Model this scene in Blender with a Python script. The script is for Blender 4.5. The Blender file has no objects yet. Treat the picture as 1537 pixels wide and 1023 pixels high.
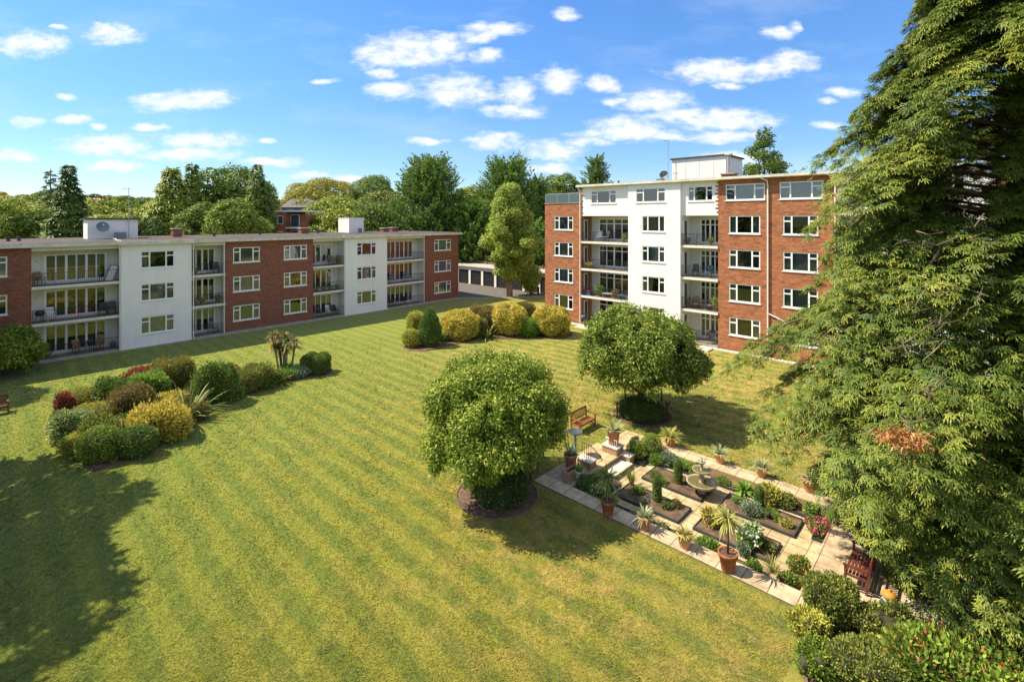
import bpy, math, random
import numpy as np
from mathutils import Vector, Matrix
RAD = math.radians
S = bpy.context.scene
C = S.collection
# ---------------------------------------------------------------- camera
cam_d = bpy.data.cameras.new('camera'); cam = bpy.data.objects.new('camera', cam_d); C.objects.link(cam)
cam.location = (0, 0, 10.5); cam.rotation_euler = (RAD(90), 0, 0)
cam_d.sensor_width = 36; cam_d.lens = 740/1537*36; cam_d.shift_y = -0.1194
cam_d.clip_start = 0.1; cam_d.clip_end = 5000
S.camera = cam
# ---------------------------------------------------------------- sun and sky
SUN_EL, SUN_DIR = 52.0, (0.985, -0.17)          # horizontal direction in which shadows fall
sun_az = math.atan2(-SUN_DIR[0], -SUN_DIR[1])  # compass bearing of the sun (from +Y, clockwise)
sun_d = bpy.data.lights.new('sun', 'SUN'); sun_d.energy = 4.1; sun_d.angle = RAD(0.5); sun_d.color = (1.0, 0.88, 0.68)
sun = bpy.data.objects.new('sun', sun_d); C.objects.link(sun)
ce = math.cos(RAD(SUN_EL))
sdir = Vector((SUN_DIR[0]*ce, SUN_DIR[1]*ce, -math.sin(RAD(SUN_EL))))
sun.rotation_euler = sdir.to_track_quat('-Z', 'Y').to_euler()
W = bpy.data.worlds.new('World'); S.world = W; W.use_nodes = True
def build_world():
    nt = W.node_tree; N = nt.nodes; L = nt.links; N.clear()
    out = N.new('ShaderNodeOutputWorld'); bg = N.new('ShaderNodeBackground'); bg.inputs[1].default_value = 0.115
    sky = N.new('ShaderNodeTexSky'); sky.sky_type = 'NISHITA'; sky.sun_disc = False
    sky.sun_elevation = RAD(SUN_EL); sky.sun_rotation = sun_az
    sky.air_density = 1.0; sky.dust_density = 0.0; sky.ozone_density = 4.0
    hs = N.new('ShaderNodeHueSaturation'); hs.inputs['Saturation'].default_value = 1.15; hs.inputs['Value'].default_value = 1.0
    L.new(sky.outputs[0], hs.inputs['Color'])
    tc = N.new('ShaderNodeTexCoord'); sp = N.new('ShaderNodeSeparateXYZ'); L.new(tc.outputs['Generated'], sp.inputs[0])
    def M(op, a, b=None, c=None, clamp=False):
        n = N.new('ShaderNodeMath'); n.operation = op; n.use_clamp = clamp
        for i, v in enumerate((a, b, c)):
            if v is None: continue
            if isinstance(v, (int, float)): n.inputs[i].default_value = v
            else: L.new(v, n.inputs[i])
        return n.outputs[0]
    yy = M('MAXIMUM', sp.outputs[1], 0.05)
    a = M('DIVIDE', sp.outputs[0], yy); b = M('DIVIDE', sp.outputs[2], yy)
    cb = N.new('ShaderNodeCombineXYZ'); L.new(a, cb.inputs[0]); L.new(b, cb.inputs[1])
    el = N.new('ShaderNodeMapRange'); el.interpolation_type = 'SMOOTHSTEP'; el.inputs[1].default_value = 0.0; el.inputs[2].default_value = 0.42; L.new(sp.outputs[2], el.inputs[0])
    tn = N.new('ShaderNodeMix'); tn.data_type = 'RGBA'; L.new(el.outputs[0], tn.inputs[0]); tn.inputs[6].default_value = (0.54, 0.58, 0.63, 1); tn.inputs[7].default_value = (0.72, 0.80, 0.90, 1)
    mm_ = N.new('ShaderNodeMix'); mm_.data_type = 'RGBA'; mm_.blend_type = 'MULTIPLY'; mm_.inputs[0].default_value = 1; L.new(hs.outputs[0], mm_.inputs[6]); L.new(tn.outputs[2], mm_.inputs[7]); toned = mm_.outputs[2]
    # wobble the coordinates so that cloud outlines are ragged
    nz = N.new('ShaderNodeTexNoise'); nz.inputs['Scale'].default_value = 11; nz.inputs['Detail'].default_value = 5; nz.inputs['Roughness'].default_value = 0.6
    mp = N.new('ShaderNodeMapping'); mp.inputs['Scale'].default_value = (1, 2.1, 1); L.new(cb.outputs[0], mp.inputs[0]); L.new(mp.outputs[0], nz.inputs['Vector'])
    vs = N.new('ShaderNodeVectorMath'); vs.operation = 'MULTIPLY_ADD'
    L.new(nz.outputs['Color'], vs.inputs[0]); vs.inputs[1].default_value = (0.05, 0.026, 0); L.new(cb.outputs[0], vs.inputs[2])
    wob = N.new('ShaderNodeVectorMath'); wob.operation = 'SUBTRACT'; L.new(vs.outputs[0], wob.inputs[0]); wob.inputs[1].default_value = (0.025, 0.013, 0)
    # cumulus puffs: centre bearing and height as tangents, half sizes
    puffs = [(612,78,78,30),(560,83,34,22),(665,72,44,22),(742,44,52,12),(575,112,28,11),(730,84,32,12),(590,136,44,15),(683,136,66,26),(776,139,36,20),(838,122,38,22),
             (905,126,34,14),(770,167,50,12),(847,23,22,11),(1080,108,90,20),(1190,92,44,17),(1150,103,50,14),(985,152,62,20),(945,190,60,20),(1085,180,95,20),(1000,207,40,8),(1090,206,70,11),
             (1168,50,28,12),(1195,38,12,9),(1265,140,32,8),(1245,188,28,8),(50,66,60,20),(170,51,48,18),(260,152,74,15),(310,148,44,16),(105,180,34,9),(40,182,30,10),(160,218,72,18),(300,210,80,14),
             (228,190,30,7),(100,146,16,6),(170,250,50,11),(275,232,90,11),(410,242,52,8),(20,235,38,9),(640,211,42,6),(742,212,50,13),(830,226,50,16),(830,252,44,9),(490,122,26,5),(400,210,14,5),
             (145,192,16,6),(465,262,34,7),(925,150,24,7),(1240,152,14,5),(1020,172,60,10),(940,200,90,9),(1100,238,60,12),(1090,130,30,6),(715,55,30,10),(520,268,40,6),(90,42,16,4),(880,212,40,8)]
    cur = None
    for px, py, rx, ry in puffs:
        m = N.new('ShaderNodeMapping')
        sx, sy = 740/(rx*1.16), 740/(ry*1.22)
        m.inputs['Scale'].default_value = (sx, sy, 0)
        m.inputs['Location'].default_value = (-(px-768.5)/740*sx, -(328-py)/740*sy, 0)
        L.new(wob.outputs[0], m.inputs[0])
        d = N.new('ShaderNodeVectorMath'); d.operation = 'DOT_PRODUCT'; L.new(m.outputs[0], d.inputs[0]); L.new(m.outputs[0], d.inputs[1])
        v = M('SUBTRACT', 1.0, d.outputs['Value'])
        cur = v if cur is None else M('MAXIMUM', cur, v)
    n2 = N.new('ShaderNodeTexNoise'); n2.inputs['Scale'].default_value = 26; n2.inputs['Detail'].default_value = 8; n2.inputs['Roughness'].default_value = 0.62
    L.new(mp.outputs[0], n2.inputs['Vector'])
    dens = M('ADD', cur, M('MULTIPLY', M('SUBTRACT', n2.outputs[0], 0.5), 2.1))
    dens = M('SUBTRACT', dens, 0.04)
    mr = N.new('ShaderNodeMapRange'); mr.interpolation_type = 'SMOOTHSTEP'; mr.inputs[1].default_value = -0.1; mr.inputs[2].default_value = 1.25
    L.new(dens, mr.inputs[0])
    # faint high wisps
    n3 = N.new('ShaderNodeTexNoise'); n3.inputs['Scale'].default_value = 3.2; n3.inputs['Detail'].default_value = 7; n3.inputs['Roughness'].default_value = 0.6
    mp3 = N.new('ShaderNodeMapping'); mp3.inputs['Scale'].default_value = (1, 3.4, 1); mp3.inputs['Location'].default_value = (3.1, 1.7, 0); L.new(cb.outputs[0], mp3.inputs[0]); L.new(mp3.outputs[0], n3.inputs['Vector'])
    w = N.new('ShaderNodeMapRange'); w.inputs[1].default_value = 0.5; w.inputs[2].default_value = 0.85; w.inputs[4].default_value = 0.3; L.new(n3.outputs[0], w.inputs[0])
    fac = M('MAXIMUM', M('MULTIPLY', mr.outputs[0], 0.93), w.outputs[0])
    front = M('GREATER_THAN', sp.outputs[1], 0.06); up = M('GREATER_THAN', sp.outputs[2], 0.0)
    fac = M('MULTIPLY', fac, M('MULTIPLY', front, up), clamp=True)
    # unseen broken cloud, added overhead and behind to lift the fill light
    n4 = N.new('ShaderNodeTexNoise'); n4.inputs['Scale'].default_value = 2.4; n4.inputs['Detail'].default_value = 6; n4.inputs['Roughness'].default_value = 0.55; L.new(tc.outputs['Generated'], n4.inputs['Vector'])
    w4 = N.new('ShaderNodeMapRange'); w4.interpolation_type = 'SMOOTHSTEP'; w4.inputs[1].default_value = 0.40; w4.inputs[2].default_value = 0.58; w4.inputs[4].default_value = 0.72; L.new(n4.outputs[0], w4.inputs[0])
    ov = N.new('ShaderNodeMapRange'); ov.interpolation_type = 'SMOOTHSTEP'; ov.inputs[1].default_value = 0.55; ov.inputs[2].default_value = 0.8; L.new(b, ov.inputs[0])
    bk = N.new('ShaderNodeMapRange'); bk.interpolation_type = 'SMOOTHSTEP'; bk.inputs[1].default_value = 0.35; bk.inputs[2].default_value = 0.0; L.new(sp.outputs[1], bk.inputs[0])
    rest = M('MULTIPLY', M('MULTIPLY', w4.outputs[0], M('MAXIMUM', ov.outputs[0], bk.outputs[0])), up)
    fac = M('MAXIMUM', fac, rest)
    cc = N.new('ShaderNodeMix'); cc.data_type = 'RGBA'
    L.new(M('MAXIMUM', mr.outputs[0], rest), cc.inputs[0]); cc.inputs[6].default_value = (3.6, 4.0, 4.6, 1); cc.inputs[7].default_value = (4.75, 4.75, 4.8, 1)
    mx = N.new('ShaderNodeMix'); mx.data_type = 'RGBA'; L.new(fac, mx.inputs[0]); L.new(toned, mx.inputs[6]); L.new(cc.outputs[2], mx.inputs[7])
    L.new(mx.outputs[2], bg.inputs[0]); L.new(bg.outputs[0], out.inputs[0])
build_world()
W.cycles.sampling_method = 'MANUAL'; W.cycles.sample_map_resolution = 512
S.view_settings.view_transform = 'Standard'; S.view_settings.look = 'None'; S.view_settings.exposure = 1.1; S.view_settings.gamma = 1.0
S.render.engine = 'CYCLES'
S.cycles.max_bounces = 6; S.cycles.diffuse_bounces = 3; S.cycles.glossy_bounces = 2; S.cycles.transmission_bounces = 3; S.cycles.transparent_max_bounces = 8
S.cycles.caustics_reflective = False; S.cycles.caustics_refractive = False

F_, HC, HZ, CX = 740.0, 10.5, 328.0, 768.5
def G(px, py, z=0.0):                      # where a sight line through the survey photo meets the height z
    Y = F_*(HC-z)/(py-HZ); return ((px-CX)/F_*Y, Y, z)
def ZT(py, Y): return HC-(py-HZ)*Y/F_      # height seen at row py at distance Y
TH = RAD(46.8)
E1 = (math.cos(TH), math.sin(TH)); E2 = (math.sin(TH), -math.cos(TH))

# ---------------------------------------------------------------- materials
MATS = {}
def newmat(name):
    m = bpy.data.materials.new(name); m.use_nodes = True; MATS[name] = m
    nt = m.node_tree; b = nt.nodes['Principled BSDF']
    return m, nt, b
def col4(c): return (c[0], c[1], c[2], 1)
def flat(name, c, rough=0.6, var=0.12, scale=3.0, bump=0.0, spec=0.3, metal=0.0, bscale=40.0, detail=5):
    m, nt, b = newmat(name); N, L = nt.nodes, nt.links
    b.inputs['Roughness'].default_value = rough; b.inputs['Specular IOR Level'].default_value = spec; b.inputs['Metallic'].default_value = metal
    tc = N.new('ShaderNodeTexCoord'); nz = N.new('ShaderNodeTexNoise'); nz.inputs['Scale'].default_value = scale; nz.inputs['Detail'].default_value = detail; nz.inputs['Roughness'].default_value = 0.65
    L.new(tc.outputs['Object'], nz.inputs['Vector'])
    r = N.new('ShaderNodeValToRGB'); r.color_ramp.elements[0].position = 0.3; r.color_ramp.elements[1].position = 0.7
    r.color_ramp.elements[0].color = col4([max(0, v*(1-var*1.6)) for v in c]); r.color_ramp.elements[1].color = col4([min(1, v*(1+var)) for v in c])
    L.new(nz.outputs[0], r.inputs[0]); L.new(r.outputs[0], b.inputs['Base Color'])
    if bump:
        n2 = N.new('ShaderNodeTexNoise'); n2.inputs['Scale'].default_value = bscale; n2.inputs['Detail'].default_value = 4; L.new(tc.outputs['Object'], n2.inputs['Vector'])
        bp = N.new('ShaderNodeBump'); bp.inputs['Strength'].default_value = bump; bp.inputs['Distance'].default_value = 0.02; L.new(n2.outputs[0], bp.inputs['Height']); L.new(bp.outputs[0], b.inputs['Normal'])
    return m
def foliage(name, dark, mid, light, transl=0.25, rough=0.55, spec=0.25):
    m, nt, b = newmat(name); N, L = nt.nodes, nt.links
    at = N.new('ShaderNodeAttribute'); at.attribute_name = 'tone'
    r = N.new('ShaderNodeValToRGB'); e = r.color_ramp.elements
    e[0].position = 0.0; e[0].color = col4(dark); e[1].position = 1.0; e[1].color = col4(light)
    k = e.new(0.5); k.color = col4(mid)
    L.new(at.outputs['Fac'], r.inputs[0]); L.new(r.outputs[0], b.inputs['Base Color'])
    b.inputs['Roughness'].default_value = rough; b.inputs['Specular IOR Level'].default_value = spec
    if transl > 0:
        t = N.new('ShaderNodeBsdfTranslucent'); g = N.new('ShaderNodeGamma'); g.inputs[1].default_value = 0.85
        L.new(r.outputs[0], g.inputs[0]); L.new(g.outputs[0], t.inputs[0])
        mx = N.new('ShaderNodeMixShader'); mx.inputs[0].default_value = transl
        L.new(b.outputs[0], mx.inputs[1]); L.new(t.outputs[0], mx.inputs[2]); L.new(mx.outputs[0], N['Material Output'].inputs[0])
    return m
def brick(name, c1, c2, mortar, patch, streak=0.3):
    m, nt, b = newmat(name); N, L = nt.nodes, nt.links
    tc = N.new('ShaderNodeTexCoord'); sp = N.new('ShaderNodeSeparateXYZ'); L.new(tc.outputs['Object'], sp.inputs[0])
    ad = N.new('ShaderNodeMath'); ad.operation = 'ADD'; L.new(sp.outputs[0], ad.inputs[0]); L.new(sp.outputs[1], ad.inputs[1])
    cb = N.new('ShaderNodeCombineXYZ'); L.new(ad.outputs[0], cb.inputs[0]); L.new(sp.outputs[2], cb.inputs[1])
    bt = N.new('ShaderNodeTexBrick'); bt.inputs['Scale'].default_value = 1.0; bt.inputs['Brick Width'].default_value = 0.23; bt.inputs['Row Height'].default_value = 0.078
    bt.inputs['Mortar Size'].default_value = 0.006; bt.inputs['Mortar Smooth'].default_value = 0.3; bt.inputs['Bias'].default_value = -0.1
    bt.inputs['Color1'].default_value = col4(c1); bt.inputs['Color2'].default_value = col4(c2); bt.inputs['Mortar'].default_value = col4(mortar)
    L.new(cb.outputs[0], bt.inputs['Vector'])
    mp = N.new('ShaderNodeMapping'); mp.inputs['Scale'].default_value = (1.1, 3.2, 1); L.new(cb.outputs[0], mp.inputs[0])
    nz = N.new('ShaderNodeTexNoise'); nz.inputs['Scale'].default_value = 1.5; nz.inputs['Detail'].default_value = 9; nz.inputs['Roughness'].default_value = 0.72; nz.inputs['Distortion'].default_value = 0.6
    L.new(mp.outputs[0], nz.inputs['Vector'])
    rp = N.new('ShaderNodeMapRange'); rp.inputs[1].default_value = 0.47; rp.inputs[2].default_value = 0.68; rp.inputs[4].default_value = streak; L.new(nz.outputs[0], rp.inputs[0])
    mx = N.new('ShaderNodeMix'); mx.data_type = 'RGBA'; L.new(rp.outputs[0], mx.inputs[0]); L.new(bt.outputs[0], mx.inputs[6]); mx.inputs[7].default_value = col4(patch)
    L.new(mx.outputs[2], b.inputs['Base Color']); b.inputs['Roughness'].default_value = 0.85; b.inputs['Specular IOR Level'].default_value = 0.15
    bp = N.new('ShaderNodeBump'); bp.inputs['Strength'].default_value = 0.5; bp.inputs['Distance'].default_value = 0.01; bp.invert = True
    L.new(bt.outputs['Fac'], bp.inputs['Height']); L.new(bp.outputs[0], b.inputs['Normal'])
    return m
brick('brick_dark', (0.33,0.125,0.078), (0.20,0.075,0.050), (0.26,0.17,0.12), (0.10,0.035,0.028), 0.4)
brick('brick_orange', (0.47,0.185,0.088), (0.32,0.115,0.055), (0.38,0.24,0.15), (0.10,0.05,0.032), 0.85)
flat('render_white', (0.88,0.865,0.83), 0.8, 0.03, 0.7, 0.15, 0.2)
flat('render_cream', (0.78,0.75,0.68), 0.8, 0.08, 0.8, 0.15, 0.2)
flat('upvc', (0.85,0.85,0.84), 0.35, 0.02, 2, 0, 0.5)
flat('fascia', (0.70,0.66,0.56), 0.6, 0.14, 1.2)
flat('felt', (0.105,0.088,0.08), 0.9, 0.3, 0.9, 0.3, 0.1)
flat('concrete', (0.42,0.38,0.32), 0.85, 0.2, 2.0, 0.2, 0.2)
flat('balcony_floor', (0.30,0.26,0.21), 0.85, 0.2, 3.0)
flat('black_metal', (0.03,0.035,0.04), 0.4, 0.1, 3, 0, 0.5)
flat('grey_metal', (0.33,0.36,0.38), 0.45, 0.1, 3, 0, 0.5)
flat('dish_grey', (0.20,0.23,0.26), 0.55, 0.1, 3)
flat('pipe_white', (0.78,0.76,0.70), 0.4, 0.06, 2)
flat('interior', (0.10,0.095,0.085), 0.9, 0.2, 1)
flat('door_dark', (0.022,0.022,0.026), 0.45, 0.1, 3, 0, 0.5)
flat('tarmac', (0.135,0.125,0.115), 0.9, 0.14, 1.5, 0.3, 0.15)
flat('soil', (0.15,0.10,0.066), 0.95, 0.4, 2.5, 0.8, 0.1, bscale=25)
flat('mulch', (0.17,0.11,0.075), 0.95, 0.4, 5, 0.9, 0.1, bscale=30)
flat('edging', (0.035,0.045,0.05), 0.5, 0.2, 4, 0, 0.4)
flat('terracotta', (0.44,0.20,0.105), 0.75, 0.2, 5, 0.2, 0.25)
flat('terracotta_dark', (0.33,0.115,0.055), 0.75, 0.22, 6, 0.2, 0.25)
flat('terracotta_buff', (0.52,0.30,0.15), 0.75, 0.18, 5, 0.2, 0.25)
flat('stone', (0.40,0.33,0.24), 0.85, 0.28, 5, 0.5, 0.2)
flat('stone_pale', (0.62,0.56,0.46), 0.8, 0.15, 5, 0.3, 0.2)
flat('water_green', (0.16,0.14,0.055), 0.08, 0.2, 4, 0.0, 0.6)
flat('teak', (0.25,0.092,0.035), 0.55, 0.25, 8, 0.2, 0.35)
flat('teak_dark', (0.13,0.035,0.022), 0.5, 0.25, 8, 0.2, 0.4)
flat('weathered_wood', (0.17,0.125,0.09), 0.8, 0.25, 8, 0.2)
flat('rattan', (0.33,0.19,0.10), 0.7, 0.2, 10)
flat('bark', (0.13,0.088,0.058), 0.9, 0.35, 4, 0.8, 0.15)
flat('bark_pale', (0.28,0.23,0.17), 0.9, 0.35, 4, 0.8, 0.15)
flat('twig', (0.23,0.175,0.115), 0.9, 0.35, 4, 0.4, 0.15)
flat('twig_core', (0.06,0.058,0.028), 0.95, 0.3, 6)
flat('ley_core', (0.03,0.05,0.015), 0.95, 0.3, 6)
flat('dead_orange', (0.42,0.16,0.06), 0.9, 0.3, 8)
flat('blue_cloth', (0.06,0.16,0.28), 0.7, 0.1, 5); flat('red_cloth', (0.45,0.04,0.04), 0.7, 0.1, 5); flat('white_cloth', (0.7,0.7,0.7), 0.7, 0.08, 5)
flat('slate_blue', (0.06,0.075,0.09), 0.5, 0.15, 6, 0.1, 0.4)
flat('statue_grey', (0.28,0.32,0.35), 0.5, 0.1, 6); flat('statue_orange', (0.50,0.24,0.035), 0.5, 0.08, 6)
flat('roof_tile', (0.36,0.16,0.085), 0.85, 0.2, 2)
flat('penthouse_white', (0.84,0.81,0.76), 0.7, 0.05, 1.5)
flat('ridge_grey', (0.16,0.15,0.15), 0.85, 0.2, 2)
for nm, c in dict(curtain_green=(0.28,0.36,0.33), curtain_cream=(0.40,0.38,0.40), curtain_grey=(0.36,0.38,0.43), curtain_teal=(0.08,0.30,0.34), curtain_dark=(0.12,0.12,0.11), curtain_tan=(0.25,0.20,0.20)).items():
    flat(nm, c, 0.9, 0.15, 4)
def streaks(name, k):
    m = MATS[name]; nt = m.node_tree; N, L = nt.nodes, nt.links; b = N['Principled BSDF']; src = b.inputs['Base Color'].links[0].from_socket
    tc = N.new('ShaderNodeTexCoord'); mp = N.new('ShaderNodeMapping'); mp.inputs['Scale'].default_value = (2.2, 2.2, 0.16); L.new(tc.outputs['Object'], mp.inputs[0])
    nz = N.new('ShaderNodeTexNoise'); nz.inputs['Scale'].default_value = 1.6; nz.inputs['Detail'].default_value = 8; nz.inputs['Roughness'].default_value = 0.7; L.new(mp.outputs[0], nz.inputs['Vector'])
    r = N.new('ShaderNodeMapRange'); r.inputs[1].default_value = 0.48; r.inputs[2].default_value = 0.75; r.inputs[4].default_value = k; L.new(nz.outputs[0], r.inputs[0])
    x = N.new('ShaderNodeMix'); x.data_type = 'RGBA'; L.new(r.outputs[0], x.inputs[0]); L.new(src, x.inputs[6]); x.inputs[7].default_value = (0.42, 0.38, 0.31, 1); L.new(x.outputs[2], b.inputs['Base Color'])
for nm, k in (('render_white',.16),('render_cream',.3),('penthouse_white',.2),('fascia',.5)): streaks(nm, k)
def glass(name, tint, refl):
    m, nt, b = newmat(name); N, L = nt.nodes, nt.links
    N.remove(b); tr = N.new('ShaderNodeBsdfTransparent'); tr.inputs[0].default_value = col4(tint)
    gl = N.new('ShaderNodeBsdfGlossy'); gl.inputs['Roughness'].default_value = 0.02; gl.inputs[0].default_value = (0.9,0.93,0.95,1)
    fr = N.new('ShaderNodeFresnel'); fr.inputs[0].default_value = 1.33
    ad = N.new('ShaderNodeMath'); ad.operation = 'ADD'; ad.use_clamp = True; L.new(fr.outputs[0], ad.inputs[0]); ad.inputs[1].default_value = refl
    mx = N.new('ShaderNodeMixShader'); L.new(ad.outputs[0], mx.inputs[0]); L.new(tr.outputs[0], mx.inputs[1]); L.new(gl.outputs[0], mx.inputs[2])
    L.new(mx.outputs[0], N['Material Output'].inputs[0]); return m
glass('glass', (0.60,0.68,0.66), 0.12)
glass('glass_green', (0.25,0.55,0.47), 0.12)

foliage('leaf_tree', (0.075,0.15,0.014), (0.21,0.30,0.032), (0.56,0.58,0.11), 0.35)
foliage('leaf_tree_glossy', (0.06,0.12,0.016), (0.17,0.25,0.032), (0.54,0.56,0.11), 0.32)
foliage('leaf_ground', (0.033,0.072,0.016), (0.065,0.130,0.026), (0.156,0.234,0.052), 0.2)
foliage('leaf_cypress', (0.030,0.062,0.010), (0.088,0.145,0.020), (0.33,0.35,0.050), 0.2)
foliage('leaf_box', (0.07,0.13,0.016), (0.19,0.28,0.034), (0.42,0.52,0.085), 0.2)
foliage('leaf_dark', (0.045,0.095,0.018), (0.11,0.19,0.032), (0.27,0.37,0.065), 0.18)
foliage('leaf_gold', (0.24,0.22,0.03), (0.56,0.46,0.06), (0.88,0.76,0.19), 0.2)
foliage('leaf_goldgreen', (0.18,0.20,0.025), (0.42,0.42,0.06), (0.74,0.70,0.16), 0.2)
foliage('leaf_red', (0.104,0.026,0.023), (0.260,0.052,0.039), (0.520,0.143,0.078), 0.2)
foliage('leaf_bronze', (0.10,0.10,0.025), (0.22,0.18,0.05), (0.42,0.30,0.09), 0.2)
foliage('leaf_orange', (0.08,0.13,0.02), (0.19,0.24,0.04), (0.50,0.27,0.06), 0.2)
foliage('leaf_olive', (0.08,0.12,0.02), (0.20,0.24,0.045), (0.42,0.44,0.10), 0.2)
foliage('leaf_variegated', (0.091,0.156,0.039), (0.260,0.351,0.104), (0.650,0.728,0.325), 0.2)
foliage('leaf_greyblue', (0.117,0.169,0.104), (0.247,0.325,0.195), (0.442,0.546,0.364), 0.15)
foliage('leaf_fresh', (0.07,0.16,0.018), (0.18,0.32,0.04), (0.42,0.58,0.11), 0.28)
foliage('leaf_strap', (0.07,0.11,0.025), (0.18,0.23,0.06), (0.42,0.44,0.15), 0.2)
foliage('leaf_strap_pale', (0.13,0.17,0.08), (0.30,0.36,0.17), (0.55,0.60,0.32), 0.2)
foliage('leaf_strap_gold', (0.14,0.17,0.03), (0.36,0.37,0.08), (0.66,0.62,0.20), 0.25)
foliage('leaf_strap_red', (0.039,0.013,0.016), (0.117,0.029,0.029), (0.260,0.065,0.052), 0.15, 0.4)
foliage('leaf_dead', (0.22,0.08,0.03), (0.45,0.19,0.07), (0.65,0.34,0.14), 0.1)
foliage('petal_white', (0.55,0.56,0.48), (0.75,0.75,0.68), (0.88,0.88,0.84), 0.15)
foliage('petal_pink', (0.55,0.03,0.14), (0.75,0.06,0.24), (0.85,0.22,0.38), 0.15)
foliage('petal_red', (0.35,0.04,0.03), (0.55,0.09,0.07), (0.70,0.22,0.14), 0.15)
foliage('far_bright', (0.12,0.18,0.025), (0.26,0.32,0.04), (0.46,0.50,0.08), 0.2)
foliage('far_green', (0.06,0.12,0.022), (0.15,0.23,0.033), (0.30,0.38,0.06), 0.2)
foliage('far_dark', (0.035,0.08,0.02), (0.085,0.15,0.03), (0.17,0.24,0.045), 0.15)
foliage('far_gold', (0.18,0.19,0.03), (0.36,0.34,0.045), (0.56,0.50,0.08), 0.2)
foliage('leyland', (0.055,0.125,0.024), (0.14,0.24,0.036), (0.31,0.40,0.065), 0.18)
foliage('gold_cypress', (0.13,0.21,0.028), (0.33,0.43,0.065), (0.64,0.70,0.15), 0.3)

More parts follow.
